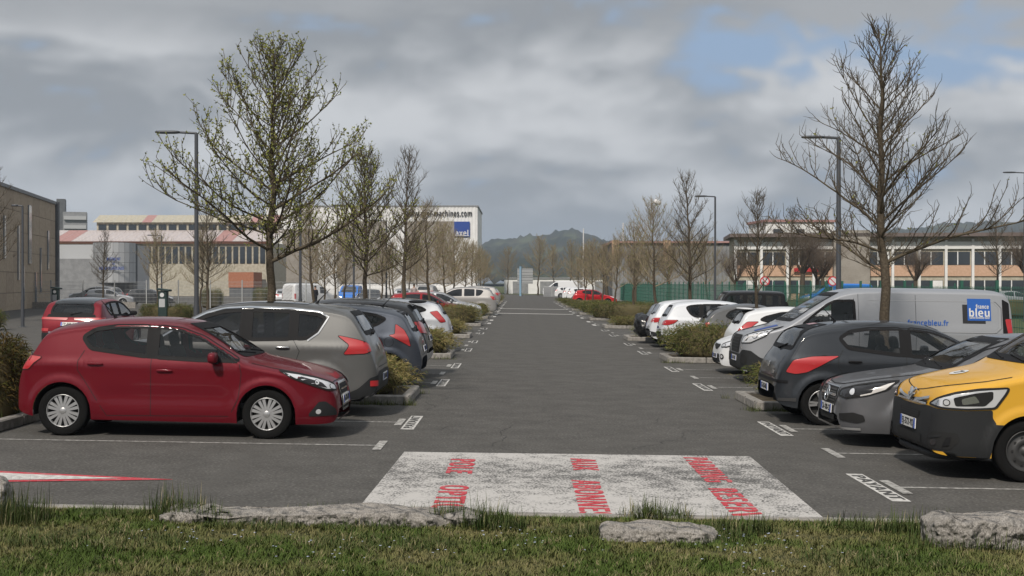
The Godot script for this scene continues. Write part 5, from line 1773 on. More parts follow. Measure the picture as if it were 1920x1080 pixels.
	for k in 2:
		var sp := part_box("sign_panel", t, Vector3(.15, 1.85 + 1.15 * k + .55, 0), Vector3(2.3, 1.1, .06), M.fence_grey)
		for j in 3: part_box("rib", sp, Vector3(.15, 1.45 + 1.15 * k + .55 + .4 * j, .05), Vector3(2.3, .05, .05), M.grey_clad)
	t = thing("traffic_light", "dark traffic light by the street beyond the far trees", "traffic light", at(16.0, 168))
	plumb(t)
	pb = MB.new(); pb.rod(Vector3(0, 0, 0), Vector3(0, 3.0, 0), .07, 8); obj("post", pb.mesh(), M.grey_post, t)
	var hb := part_box("signal_head", t, Vector3(0, 3.1, .1), Vector3(.45, 1.15, .3), M.ink)
	for k in 3:
		var ds := MB.new(); ds.disc(Vector3(0, 2.75 + .35 * k, .26), Vector3(0, 0, 1), .12, 12); obj("lens", ds.mesh(), [M.dark_green, M.brick, M.red_sign][k], hb)
	for q in [[20.3, 175.0], [22.8, 175.0]]:
		t = thing("billboard", "blank white street billboard behind the far trees", "billboard", at(q[0], q[1]), 0.0, "white billboards by the street")
		plumb(t)
		part_box("board", t, Vector3(0, 2.4, 0), Vector3(1.25, 1.6, .15), M.white_post)
		part_box("leg", t, Vector3(0, .8, 0), Vector3(.15, 1.6, .12), M.grey_post)
	for q in [[16.6, 87.0, "round no turning sign on a post by the pruned tree"], [21.2, 87.0, "round no turning sign on a post beside the blue van"]]:
		t = thing("road_sign", q[2], "sign", at(q[0], q[1]))
		plumb(t)
		pb = MB.new(); pb.rod(Vector3.ZERO, Vector3(0, 2.3, 0), .03, 8); obj("post", pb.mesh(), M.fence_grey, t)
		var ds := MB.new(); ds.rod(Vector3(0, 2.25, .03), Vector3(0, 2.25, .06), .33, 20); var fc := obj("sign_disc", ds.mesh(), M.red_sign, t)
		ds = MB.new(); ds.disc(Vector3(0, 2.25, .064), Vector3(0, 0, 1), .25, 20); obj("white_field", ds.mesh(), M.white_post, fc)
		ds = MB.new(); ds.box(Vector3(0, 2.25, .068), Vector3(.5, .06, .004), Basis(Vector3.BACK, -.78)); obj("red_bar", ds.mesh(), M.red_sign, fc)
	t = thing("utility_cabinet", "grey utility cabinets at the end of the lane", "cabinet", at(4.6, 188))
	part_box("cabinet", t, Vector3(0, .75, 0), Vector3(2.4, 1.5, .6), M.fence_grey, .02)
	part_box("door", t, Vector3(-.6, .75, .31), Vector3(1.1, 1.35, .02), M.grey_clad)
	part_box("door", t, Vector3(.6, .75, .31), Vector3(1.1, 1.35, .02), M.grey_clad)

# ------------------------------------------------------------------ people: one surface-net skin over tapered bones
func person(label: String, pos: Vector3, turn: float, bones: Array, colours: Array) -> void:
	var cell := .022
	var lo := Vector3(-.4, -.02, -.35); var dim := Vector3i(37, 84, 32)
	var fld := PackedFloat32Array(); fld.resize(dim.x * dim.y * dim.z)
	for z in dim.z:
		for y in dim.y:
			for x in dim.x:
				var p := lo + Vector3(x, y, z) * cell
				var d := 1e9
				for b in bones:
					var ab: Vector3 = b[1] - b[0]
					var t := clampf((p - b[0]).dot(ab) / maxf(ab.length_squared(), 1e-6), 0.0, 1.0)
					var e: float = (p - (b[0] + ab * t)).length() - lerpf(b[2], b[3], t)
					var h := clampf(.5 + .5 * (d - e) / .03, 0.0, 1.0)
					d = lerpf(d, e, h) - .03 * h * (1.0 - h) if d < 1e8 else e
				fld[(z * dim.y + y) * dim.x + x] = d
	var m := MB.new(); m.has_c = true
	var ids := {}
	for z in dim.z - 1:
		for y in dim.y - 1:
			for x in dim.x - 1:
				var s := Vector3.ZERO; var n := 0
				var c8 := []
				for q in 8: c8.append(fld[((z + (q >> 2)) * dim.y + y + ((q >> 1) & 1)) * dim.x + x + (q & 1)])
				for e in [[0, 1], [2, 3], [4, 5], [6, 7], [0, 2], [1, 3], [4, 6], [5, 7], [0, 4], [1, 5], [2, 6], [3, 7]]:
					var a: float = c8[e[0]]; var b: float = c8[e[1]]
					if (a < 0) != (b < 0):
						var pa := Vector3(e[0] & 1, (e[0] >> 1) & 1, e[0] >> 2); var pb := Vector3(e[1] & 1, (e[1] >> 1) & 1, e[1] >> 2)
						s += pa.lerp(pb, a / (a - b)); n += 1
				if n == 0: continue
				var g := Vector3(c8[1] - c8[0] + c8[7] - c8[6], c8[2] - c8[0] + c8[7] - c8[5], c8[4] - c8[0] + c8[7] - c8[3])
				var p := lo + (Vector3(x, y, z) + s / n) * cell
				ids[Vector3i(x, y, z)] = m.vert(p, g.normalized() if g.length() > 1e-6 else Vector3.UP)
				var best: Color = colours[0][1]
				for c in colours:
					if p.y >= c[0]: best = c[1]
				m.c.append(best)
	for k: Vector3i in ids:
		for ax in 3:
			var d := Vector3i.ZERO; d[ax] = 1
			var u := Vector3i.ZERO; u[(ax + 1) % 3] = 1
			var w := Vector3i.ZERO; w[(ax + 2) % 3] = 1
			var q := k + d
			var f0: float = fld[(k.z * dim.y + k.y) * dim.x + k.x]
			if q.x >= dim.x or q.y >= dim.y or q.z >= dim.z: continue
			var f1: float = fld[(q.z * dim.y + q.y) * dim.x + q.x]
			if (f0 < 0) == (f1 < 0): continue
			if ids.has(k - u) and ids.has(k - w) and ids.has(k - u - w):
				m.tri(ids[k], ids[k - u], ids[k - u - w]); m.tri(ids[k], ids[k - u - w], ids[k - w])
	var o := obj("person", m.mesh(), M.skin)
	o.position = pos
	o.rotation = Vector3(0, turn, SLOPE)
	tag(o, label, "person")
func people() -> void:
	M.skin = mat(Color.WHITE, .85, 0, .3)
	M.skin.vertex_color_use_as_albedo = true
	var V := func(x, y, z): return Vector3(x, y, z)
	var stand := [[V.call(0, 1.0, 0), V.call(0, 1.35, 0), .15, .17], [V.call(-.15, 1.38, 0), V.call(.15, 1.38, 0), .075, .075], [V.call(0, 1.4, 0), V.call(0, 1.52, .01), .055, .05], [V.call(0, 1.6, .015), V.call(0, 1.68, .01), .085, .09], [V.call(0, 1.585, .10), V.call(0, 1.60, .10), .02, .015], [V.call(-.1, .95, 0), V.call(-.11, .5, .02), .095, .062], [V.call(-.11, .5, .02), V.call(-.11, .07, -.01), .06, .042], [V.call(-.11, .05, -.02), V.call(-.12, .04, .14), .045, .035], [V.call(.1, .95, 0), V.call(.12, .5, .05), .095, .062], [V.call(.12, .5, .05), V.call(.12, .07, .02), .06, .042], [V.call(.12, .05, .0), V.call(.13, .04, .16), .045, .035], [V.call(-.2, 1.38, 0), V.call(-.26, 1.1, -.01), .055, .045], [V.call(-.26, 1.1, -.01), V.call(-.24, .84, .06), .042, .032], [V.call(-.24, .82, .07), V.call(-.235, .72, .09), .034, .02], [V.call(.2, 1.38, 0), V.call(.26, 1.1, -.01), .055, .045], [V.call(.26, 1.1, -.01), V.call(.22, .88, .12), .042, .032], [V.call(.22, .87, .13), V.call(.21, .79, .17), .034, .02]]
	person("person in a pale top standing between far parked cars", at(-8.3, 100), .3, stand, [[0.0, Color(.05, .05, .06)], [.95, Color(.5, .42, .4)], [1.46, Color(.36, .22, .16)], [1.64, Color(.05, .04, .03)]])
	person("person in dark clothes standing by the white van at the fence", at(-15.7, 98), -.6, stand, [[0.0, Color(.02, .02, .025)], [1.46, Color(.36, .22, .16)], [1.64, Color(.03, .025, .02)]])

# ------------------------------------------------------------------ the parked cars
func bars(x0: float, x1: float, y0: float, y1: float, n: int, m: Material, called := "grille_bar") -> Array:     # horizontal bars across a front view
	var o := []
	for k in n:
		var y := lerpf(y0, y1, (k + .5) / n)
		o.append([called, m, FRONT, [x0, y - .012, x1, y - .012, x1, y + .008, x0, y + .008], .016, 0.0])
	return o
func on_car(t: Node3D, mode: int, a: float, b: float, off: float, flip := 1.0) -> Transform3D:      # a frame lying on the car's skin: z outwards, y up
	var s: Array = shells[t].surf(mode, a, b, off)
	var p: Vector3 = s[0]; var n: Vector3 = s[1]
	p.z *= flip; n.z *= flip
	var x := Vector3.UP.cross(n).normalized() if absf(n.y) < .95 else Vector3(0, 0, -1)
	return Transform3D(Basis(x, n.cross(x), n), p)
func stuck_text(t: Node3D, s: String, h: float, w: float, m: Material, tr: Transform3D, called := "lettering") -> void:
	var tx := obj(called, text_mesh(s, h, .003), m, t)
	var ab := (tx.mesh as TextMesh).get_aabb()
	tx.transform = tr * Transform3D(Basis.from_scale(Vector3(w / ab.size.x if w > 0 else 1.0, 1, 1)), Vector3.ZERO)
func cars() -> void:
	var left := "cars parked in the row of the red hatchback"
	var right := "cars parked in the row of the panel van"
	var P := func(r, g, b, me): return paint(lin(r, g, b), me)
	# --- red hatchback, nose to the lane
	var t := make_car("parked_car", "dark red five door hatchback with silver wheel covers, nose towards the lane", {"shape": "hatch", "L": 3.97, "W": 1.74, "H": 1.46, "paint": M.red_paint, "wheel": "cap8",
		"bulbs": [-.07, .645, .03, .12, .705, .03], "antenna": 3.0, "plates": [[FRONT, .46, "DL-208-QV", 0.0]],
		"trim": [["grille", M.gap, FRONT, sym([.30, .66, .36, .6, .24, .34]), .006, .02], ["number_plate_holder", M.plastic, FRONT, [-.3, .40, .3, .40, .3, .52, -.3, .52], .012, .01], ["fog_light_recess", M.plastic, CORNER_F, [-.17, .30, -.14, .37, .02, .475, .10, .47, .20, .33, .2, .29], .008, .02], ["fog_light", M.lamp_silver, CORNER_F, circle(.10, .35, .03, .03), .014, 0.0], ["headlight_inner", M.lamp_dark, CORNER_F, [.0, .64, .06, .70, .28, .775, .33, .755, .2, .685], .013, .01], ["bumper_lip", M.red_paint, FRONT, [-.5, .22, .5, .22, .5, .25, -.5, .25], .02, .01]] + bars(-.26, .26, .36, .62, 4, M.chrome),
		"bands": [["hood_gap", M.gap, CORNER_F, [-.60, .70, -.3, .70, -.19, .69, .05, .765, .3, .83, .5, .875, .68, .93], .004, .003, false], ["grille_surround", M.chrome, FRONT, sym([.31, .665, .37, .605, .245, .33]), .014, .014, true]]}, Vector3(-4.235, 0, -16.55), 0.0, "car", left)
	# --- silver people carrier
	t = make_car("parked_car", "silver grey tall people carrier with chrome window line, tail towards the lane", {"shape": "suv", "L": 4.37, "W": 1.84, "H": 1.64, "paint": P.call(.13, .13, .127, .5), "glass": M.privacy_glass, "wheel": "five", "antenna": 3.35, "rear_wiper": .42,
		"tail": [.37, 1.18, .15, 1.12, -.02, 1.05, -.03, .97, .1, .93, .34, .915, .27, 1.05], "rwin": [.52, 1.50, .62, 1.36, .60, 1.2], "handle_mat": M.chrome, "plates": [[REAR, .56, "CE-415-RB", 0.0]],
		"trim": [["rear_bumper_trim", M.plastic, CORNER_R, [-.66, .30, -.66, .66, -.3, .66, .02, .58, .18, .42, .30, .36, .30, .28], .008, .03], ["rear_reflector", M.tail_red, CORNER_R, [-.12, .46, -.12, .54, .02, .54, .02, .46], .016, .01], ["roof_glass", M.dark_glass, TOP, [2.0, -.5, 3.3, -.5, 3.3, .5, 2.0, .5], .005, .05], ["tailgate_badge", M.chrome, REAR, circle(0, .99, .055, .06), .014, 0.0], ["bumper_skid", M.rim, CORNER_R, [-.66, .30, -.66, .36, -.2, .36, -.02, .30], .014, .01]],
		"bands": [["window_chrome", M.chrome, SIDE, [1.28, 1.115, 1.6, 1.325, 1.9, 1.47, 2.15, 1.54, 2.5, 1.562, 3.1, 1.552, 3.5, 1.515, 3.655, 1.44, 3.52, 1.21, 3.37, 1.10], .011, .010, false], ["tailgate_gap", M.gap, REAR, [-.55, .72, .55, .72], .005, .003, false]]}, Vector3(-4.215, 0, -19.15), PI, "car", left)
	# --- dark blue grey hatchback
	t = make_car("parked_car", "dark blue grey hatchback with boomerang shaped tail lights behind the dry bamboo", {"shape": "hatch", "L": 4.1, "W": 1.7, "H": 1.53, "paint": P.call(.075, .085, .105, .6), "antenna": 3.2, "rear_wiper": .4, "wheel": "five",
		"tail": [.42, .98, .33, 1.0, .29, 1.19, .19, 1.08, .12, .78, .24, .86], "rwin": [.46, 1.33, .54, 1.2, .58, 1.02], "plates": [[REAR, .72, "DA-731-FK", 0.0]],
		"win": [[1.2, .955, 1.42, 1.09, 1.68, 1.24, 1.95, 1.325, 2.2, 1.35, 2.2, .985, 1.7, .96], [2.3, 1.35, 2.7, 1.34, 2.7, 1.01, 2.3, .99], [2.78, 1.335, 3.15, 1.29, 3.35, 1.22, 3.2, 1.12, 2.95, 1.03, 2.78, 1.015]],
		"bands": [["fuel_flap_gap", M.gap, SIDE, circle(3.5, .86, .085, .085, 20), .004, .002, true], ["tailgate_gap", M.gap, REAR, [-.5, .62, .5, .62], .005, .003, false]]}, Vector3(-3.83, 0, -24.1), PI, "car", left)
	# --- black off-road estate with spare wheel bracket
	t = make_car("parked_car", "dark grey estate with rear spoiler and open tailgate bracket beyond the blue grey hatchback", {"shape": "suv", "L": 4.3, "W": 1.8, "H": 1.60, "paint": P.call(.05, .052, .055, .5), "rear_wiper": .4, "glass": M.privacy_glass, "plates": [[REAR, .8, "AW-902-GT", 0.0]],
		"trim": [["rear_bumper_trim", M.rim, CORNER_R, [-.66, .36, -.66, .52, .1, .52, .3, .44, .3, .36], .01, .02]]}, Vector3(-4.0, 0, -26.7), PI, "car", left)
	var sp := MB.new(); sp.blob(Vector3(-1.86, 1.55, 0), Vector3(.34, .06, 1.15), .6); obj("spoiler", sp.mesh(), M.trim, t)
	# --- white hatchback with black roof
	var white := {"shape": "hatch", "L": 3.95, "W": 1.72, "H": 1.49, "paint": P.call(.60, .62, .65, .1), "glass": M.privacy_glass, "rear_wiper": .35, "tail": [.36, 1.12, .2, 1.16, .12, 1.0, .05, .86, .18, .84, .26, .95], "rwin": [.42, 1.36, .52, 1.22, .54, 1.06], "plates": [[REAR, .66, "FG-164-NS", 0.0]],
		"win": [[1.2, .955, 1.42, 1.09, 1.68, 1.24, 1.95, 1.33, 2.24, 1.35, 2.24, 1.0, 1.7, .97], [2.32, 1.35, 2.8, 1.32, 3.2, 1.22, 3.32, 1.15, 3.0, 1.07, 2.32, 1.01]],
		"bands": [["tailgate_gap", M.gap, REAR, [-.5, .6, .5, .6], .005, .003, false]]}
	var w2 := white.duplicate(); w2.trim = [["black_roof", M.dark_glass, TOP, [1.85, -.52, 3.5, -.5, 3.5, .5, 1.85, .52], .005, .05]]
	make_car("parked_car", "white hatchback with black roof and tall red tail lights, tail towards the lane", w2, Vector3(-3.91, 0, -36.3), PI, "car", left)
	# --- further down the same row
	make_car("parked_car", "bright red hatchback far down the row, nose towards the lane", {"shape": "hatch", "L": 4.1, "lod": 1, "paint": P.call(.24, .008, .012, .15)}, Vector3(-4.4, 0, -61.3), 0.0, "car", left)
	var sil := make_car("parked_car", "silver hatchback next to the far bright red hatchback, nose towards the lane", {"shape": "hatch", "L": 4.2, "lod": 1, "paint": P.call(.38, .39, .41, .5)}, Vector3(-4.05, 0, -66.0), 0.0, "car", left)
	var mpv := make_car("parked_car", "silver people carrier far down the row, tail towards the lane", {"shape": "suv", "L": 4.7, "W": 1.85, "H": 1.68, "lod": 1, "paint": P.call(.34, .33, .32, .5), "plates": [[REAR, .7, "", 0.0]]}, Vector3(-3.75, 0, -77.3), PI, "car", left)
	var drk := make_car("parked_car", "dark car in the far end of the row before the white hall", {"shape": "hatch", "L": 4.2, "lod": 1, "paint": P.call(.03, .032, .036, .4)}, Vector3(-4.0, 0, -89.5), PI, "car", "small cars at the far end of the row before the white hall")
	for q in [[-3.9, 92.2, 0], [-4.1, 101.5, 1], [-4.0, 104.2, 2], [-3.9, 114.0, 0], [-4.0, 126.5, 1]]:
		copy([drk, sil, mpv][q[2]], ["dark car in the far end of the row before the white hall", "silver car in the far end of the row before the white hall", "silver people carrier in the far end of the row before the white hall"][q[2]], Vector3(q[0], 0, -q[1]), PI, "small cars at the far end of the row before the white hall")
	# --- red crossover on the next lane
	make_car("parked_car", "red crossover with black roof seen from behind on the next lane", {"shape": "suv", "L": 4.3, "W": 1.79, "H": 1.54, "paint": P.call(.16, .006, .013, .2), "glass": M.privacy_glass, "mirror_mat": M.trim, "plates": [[REAR, .80, "FP-898-DM", 0.0]], "rear_wiper": .3, "rwin": [.50, 1.50, .60, 1.36, .62, 1.16],
		"tail": [-.5, .92, -.5, .985, .3, 1.0, .3, .93], "trim": [["black_roof", M.dark_glass, TOP, [1.9, -.58, 3.95, -.56, 3.95, .56, 1.9, .58], .005, .05], ["tail_panel", M.trim, REAR, sym([.66, 1.08, .7, 1.0]), .006, .01], ["rear_bumper_trim", M.plastic, CORNER_R, [-.66, .28, -.66, .56, -.1, .56, .3, .5, .36, .28], .008, .02], ["rear_reflector", M.tail_red, CORNER_R, [-.2, .60, -.2, .68, .05, .68, .05, .60], .014, .01]],
		"bands": [["bumper_chrome", M.chrome, REAR, [-.6, .57, .6, .57], .018, .014, false]]}, at(-12.75, 38.3), PI / 2, "car", "")
	# --- yellow leisure van, nose to the lane
	var yel: StandardMaterial3D = P.call(.62, .34, .035, .0)
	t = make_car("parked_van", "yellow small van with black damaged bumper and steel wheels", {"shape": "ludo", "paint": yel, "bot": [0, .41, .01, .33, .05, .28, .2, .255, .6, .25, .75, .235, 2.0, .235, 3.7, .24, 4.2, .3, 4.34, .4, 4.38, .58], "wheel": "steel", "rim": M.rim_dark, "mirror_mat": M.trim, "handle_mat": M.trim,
		"bulbs": [.02, .81, .035], "head_rim": M.gap, "plates": [[FRONT, .53, "EJ-372-YQ", 0.0]],
		"trim": [["front_bumper", M.plastic, CORNER_F, [-.66, .262, -.66, .735, -.45, .735, -.24, .755, 0, .735, .2, .73, .40, .745, .40, .66, .44, .60, .40, .55, .385, .30, .36, .258, -.2, .262], .008, .02], ["bumper_side", M.plastic, SIDE, [.42, .253, .545, .253, .563, .325, .58, .43, .63, .53, .68, .597, .52, .60, .42, .60], .009, 0.0], ["upper_grille", M.gap, FRONT, sym([.50, .80, .48, .76]), .013, .01], ["slit_grille", M.gap, FRONT, sym([.34, .675, .3, .605]), .014, .02], ["lower_intake", M.gap, FRONT, sym([.42, .44, .40, .34]), .014, .02], ["fog_light_dark_patch", M.gap, CORNER_F, [-.20, .33, -.20, .44, -.12, .505, .12, .50, .15, .42, .05, .32], .013, .02], ["broken_plastic", M.plastic, CORNER_F, [-.18, .45, -.02, .48, -.03, .455, -.15, .43], .022, 0.0], ["broken_plastic", M.trim, CORNER_F, [-.02, .35, .02, .45, .07, .46, .05, .37], .022, 0.0], ["fog_light", M.lamp_dark, CORNER_F, circle(-.11, .39, .035, .035), .02, 0.0], ["headlight_inner", M.lamp_dark, CORNER_F, [.10, .775, .08, .86, .26, .915, .40, .94, .40, .86, .34, .785], .013, .02], ["headlight_reflector", M.chrome, CORNER_F, [.16, .79, .15, .85, .26, .89, .30, .82], .016, .02], ["headlight_inner", M.chrome, CORNER_F, [-.17, .785, -.06, .835, -.05, .775], .013, .01], ["hood_roundel", M.plate, TOP, circle(.52, -.02, .10, .12, 20), .006, 0.0]] + bars(-.3, .3, .605, .675, 3, M.plastic),  # shade inside the broken fog light hole is a flat dark patch
		"bands": [["grille_chrome", M.chrome, FRONT, [-.52, .835, -.3, .80, -.1, .785], .014, .02, false], ["grille_chrome", M.chrome, FRONT, [.52, .835, .3, .80, .1, .785], .014, .02, false], ["grille_chrome", M.chrome, FRONT, [-.5, .765, .5, .765], .010, .02, false], ["hood_gap", M.gap, CORNER_F, [-.66, .875, -.45, .9, -.1, .965, .3, 1.03, .5, 1.08], .004, .003, false]]}, Vector3(6.48, 0, -14.05), PI, "van", right)
	var va := MB.new(); va.blob(Vector3(1.83, .24, 0), Vector3(.66, .10, 1.5), .45); obj("bumper_valance", va.mesh(), M.plastic, t)
	for sg in [1.0, -1.0]:
		for row in 2:
			var m := MB.new()
			m.box(Vector3(0, 0, 0), Vector3(.11, .03, .02), Basis(Vector3.BACK, -.75 * sg))
			var ch := obj("chevron_badge", m.mesh(), M.chrome, t)
			ch.transform = on_car(t, FRONT, .037 * sg, .80 + .05 * row, .035)
	stuck_text(t, "7", .1, .1, M.ink, on_car(t, TOP, .52, -.02, .008))
	# --- grey saloon-nosed hatchback with star badge
	var grey: StandardMaterial3D = P.call(.15, .152, .16, .6)
	t = make_car("parked_car", "metallic grey low hatchback with large round badge in its grille beside the yellow van", {"shape": "hatch", "L": 4.29, "W": 1.78, "H": 1.43, "paint": grey, "head_mat": M.lamp_dark, "mirror_mat": grey, "f0": .55,
		"top": [0, .40, .008, .52, .03, .66, .07, .75, .16, .81, .4, .875, .8, .94, 1.12, .99, 1.25, 1.03, 1.55, 1.22, 1.88, 1.38, 2.05, 1.42, 2.4, 1.455, 2.85, 1.45, 3.3, 1.40, 3.55, 1.345, 3.66, 1.28, 3.8, 1.05, 3.87, .96, 3.93, .86, 3.975, .7, 4.0, .55],
		"head": [-.28, .62, -.26, .70, .0, .77, .25, .82, .44, .84, .36, .74, .15, .655, -.1, .61], "plates": [[FRONT, .44, "CA-188-CJ", 0.0]],
		"trim": [["grille", M.gap, FRONT, sym([.36, .71, .40, .62, .30, .50]), .010, .03], ["front_intake", M.gap, CORNER_F, [-.20, .33, -.22, .41, .0, .44, .12, .41, .14, .34, .05, .31], .010, .02], ["lower_intake", M.gap, FRONT, sym([.36, .37, .34, .30]), .010, .02], ["splitter", M.rim, CORNER_F, [-.64, .215, -.64, .245, -.2, .245, .08, .255, .08, .225], .018, .005], ["daytime_light", M.white_lens, CORNER_F, [.22, .735, .36, .80, .41, .815, .33, .735, .18, .67, .08, .645, .08, .66, .2, .695], .016, .005]] + bars(-.34, .34, .53, .70, 5, M.rim_dark),
		"bulbs": [-.02, .69, .045], "bands": [["grille_bar_chrome", M.chrome, FRONT, [-.37, .615, .37, .615], .016, .022, false], ["grille_surround", M.chrome, FRONT, sym([.37, .72, .41, .62, .31, .49]), .006, .014, true], ["hood_gap", M.gap, CORNER_F, [-.60, .745, -.3, .765, .0, .82, .3, .88, .6, .93], .004, .003, false]]}, Vector3(6.15, 0, -16.6), PI, "car", right)
	var star := MB.new()
	var ring := PackedVector3Array(); var rr := PackedFloat32Array()
	for k in 29: ring.append(Vector3(cos(TAU * k / 28), sin(TAU * k / 28), 0) * .095); rr.append(.010)
	star.tube(ring, rr, 6)
	for k in 3: star.tube(PackedVector3Array([Vector3.ZERO, Vector3(sin(TAU * k / 3), cos(TAU * k / 3), 0) * .095]), PackedFloat32Array([.016, .004]), 5)
	obj("round_badge", star.mesh(), M.chrome, t).transform = on_car(t, FRONT, 0.0, .615, .035)
	# --- dark grey hatchback, tail to the lane
	t = make_car("parked_car", "dark grey rounded hatchback with long red tail lights beside the grey low hatchback", {"shape": "hatch", "L": 4.28, "W": 1.81, "H": 1.5, "paint": P.call(.032, .036, .042, .45), "antenna": 3.05, "rear_wiper": .38, "handle_mat": M.trim, "wheel": "five",
		"tail": [.02, .76, .12, .93, .32, .985, .6, 1.0, .45, .88, .28, .765, .15, .735], "rwin": [.40, 1.38, .62, 1.26, .66, 1.06], "r0": .68, "ra": .8, "plates": [[REAR, .50, "CG-556-ML", 0.0]],
		"trim": [["rear_bumper_strip", M.trim, CORNER_R, [-.64, .60, -.64, .64, .05, .64, .05, .60], .012, .01], ["bumper_grey_strip", M.rim_dark, CORNER_R, [-.1, .34, -.1, .38, .17, .39, .17, .34], .01, .01], ["tailgate_badge", M.chrome, REAR, circle(0, .83, .03, .045), .014, 0.0], ["brake_light", M.tail_red, REAR, [-.14, 1.415, .14, 1.415, .14, 1.435, -.14, 1.435], .012, 0.0]],  # includes a dark grey strip low on the bumper corner
		"bands": [["fuel_flap_gap", M.gap, SIDE, circle(3.62, .93, .08, .08, 20), .004, .002, true], ["tailgate_gap", M.gap, REAR, [-.62, .98, -.6, .74, -.5, .67, .5, .67, .6, .74, .62, .98], .005, .003, false]]}, Vector3(5.84, 0, -19.2), 0.0, "car", right)
	stuck_text(t, "308", .045, .12, M.chrome, on_car(t, REAR, .42, .735, .012))
	# --- silver panel van
	var vs: StandardMaterial3D = P.call(.33, .34, .36, .45)
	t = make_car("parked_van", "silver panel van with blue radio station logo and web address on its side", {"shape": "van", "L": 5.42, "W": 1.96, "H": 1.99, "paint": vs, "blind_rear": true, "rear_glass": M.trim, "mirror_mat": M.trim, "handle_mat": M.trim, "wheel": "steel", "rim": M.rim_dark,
		"bulbs": [-.06, .93, .05, .12, .98, .05], "plates": [[FRONT, .50, "GA-714-LW", 0.0]],
		"trim": [["front_bumper", M.plastic, CORNER_F, [-.70, .25, -.70, .60, -.3, .60, -.12, .70, .06, .68, .22, .55, .36, .50, .38, .30, .34, .25], .010, .03], ["grille", M.gap, FRONT, sym([.42, .98, .46, .80, .42, .62]), .012, .03], ["hood_stripe", M.blue_sign, TOP, [.3, -.62, .75, -.7, .75, -.5, .3, -.45], .006, 0.0], ["hood_stripe", M.ink, TOP, [.2, .25, .78, .3, .78, .62, .2, .5], .006, .02], ["hood_panel", M.trim, CORNER_F, [-.05, 1.04, .3, 1.12, .52, 1.19, .5, 1.15, .32, 1.06, .1, 1.0], .008, .01], ["fog_light_recess", M.gap, CORNER_F, circle(-.12, .5, .11, .10), .016, 0.0], ["logo_black_square", M.ink, SIDE, [4.40, 1.30, 4.86, 1.30, 4.86, 1.68, 4.40, 1.68], .003, 0.0], ["logo_square", M.logo_blue, SIDE, [4.50, 1.36, 4.97, 1.36, 4.97, 1.80, 4.50, 1.80], .006, 0.0], ["rear_corner", M.trim, SIDE, [5.20, .7, 5.36, .7, 5.34, 1.72, 5.2, 1.80], .004, .03]] + bars(-.42, .42, .66, .96, 5, M.plastic),  # black square printed behind the blue logo square
		"bands": [["side_panel_crease_glint", M.rim, SIDE, [2.5, 1.74, 5.02, 1.74, 5.14, 1.62, 5.14, 1.22, 5.02, 1.12, 2.5, 1.12], .006, .004, false], ["headlight_line", M.white_lens, CORNER_F, [-.1, .87, .0, .96, .16, .99, .2, 1.05], .012, .018, false]]}, Vector3(7.2, 0, -26.7), PI, "van", right)  # highlight along the embossed panel outline drawn as a bright strip
	for sg in [1.0, -1.0]:
		var side := on_car(t, SIDE, 4.74, 1.63, .012, sg)
		stuck_text(t, "france", .085, .26, M.white_post, on_car(t, SIDE, 4.80 if sg < 0 else 4.68, 1.64, .012, sg))
		stuck_text(t, "bleu", .16, .41, M.white_post, on_car(t, SIDE, 4.735, 1.515, .012, sg))
		stuck_text(t, "saint-étienne loire", .045, .40, M.white_post, on_car(t, SIDE, 4.735, 1.42, .012, sg))
		stuck_text(t, "francebleu.fr", .105, .82, M.logo_blue, on_car(t, SIDE, 3.70, 1.30, .010, sg))
	# --- white hatchback nose to the lane
	t = make_car("parked_car", "white small hatchback with black grille band, nose showing beside the panel van", {"shape": "hatch", "L": 4.06, "W": 1.73, "H": 1.45, "paint": P.call(.68, .69, .70, .0), "plates": [[FRONT, .40, "EK-590-TB", 0.0]],
		"trim": [["grille", M.gap, FRONT, sym([.34, .66, .36, .62, .12, .54]), .008, .02], ["lower_intake", M.gap, FRONT, sym([.46, .45, .5, .40, .4, .30]), .008, .03], ["fog_light_recess", M.trim, CORNER_F, circle(-.12, .40, .06, .06), .012, 0.0], ["fog_light", M.lamp_silver, CORNER_F, circle(-.12, .40, .035, .035), .016, 0.0]], "bulbs": [-.06, .645, .035, .12, .69, .045],
		"bands": [["grille_chrome", M.chrome, FRONT, [-.36, .665, .36, .665], .008, .014, false], ["bumper_lip", M.trim, FRONT, [-.5, .235, .5, .235], .02, .012, false]]}, Vector3(6.52, 0, -29.3), PI, "car", right)
	var w3 := white.duplicate(); w3.paint = P.call(.68, .69, .70, .0); w3.plates = [[REAR, .66, "DV-347-HC", 0.0]]
	w3.tail = [.40, 1.13, .2, 1.12, .06, .93, .02, .82, .14, .82, .28, .98]
	t = make_car("parked_car", "white small hatchback with roof spoiler, tail towards the lane, behind the white nose", w3, Vector3(7.1, 0, -31.7), 0.0, "car", right)
	sp = MB.new(); sp.blob(Vector3(-1.55, 1.43, 0), Vector3(.34, .05, 1.0), .6); obj("spoiler", sp.mesh(), w3.paint, t)
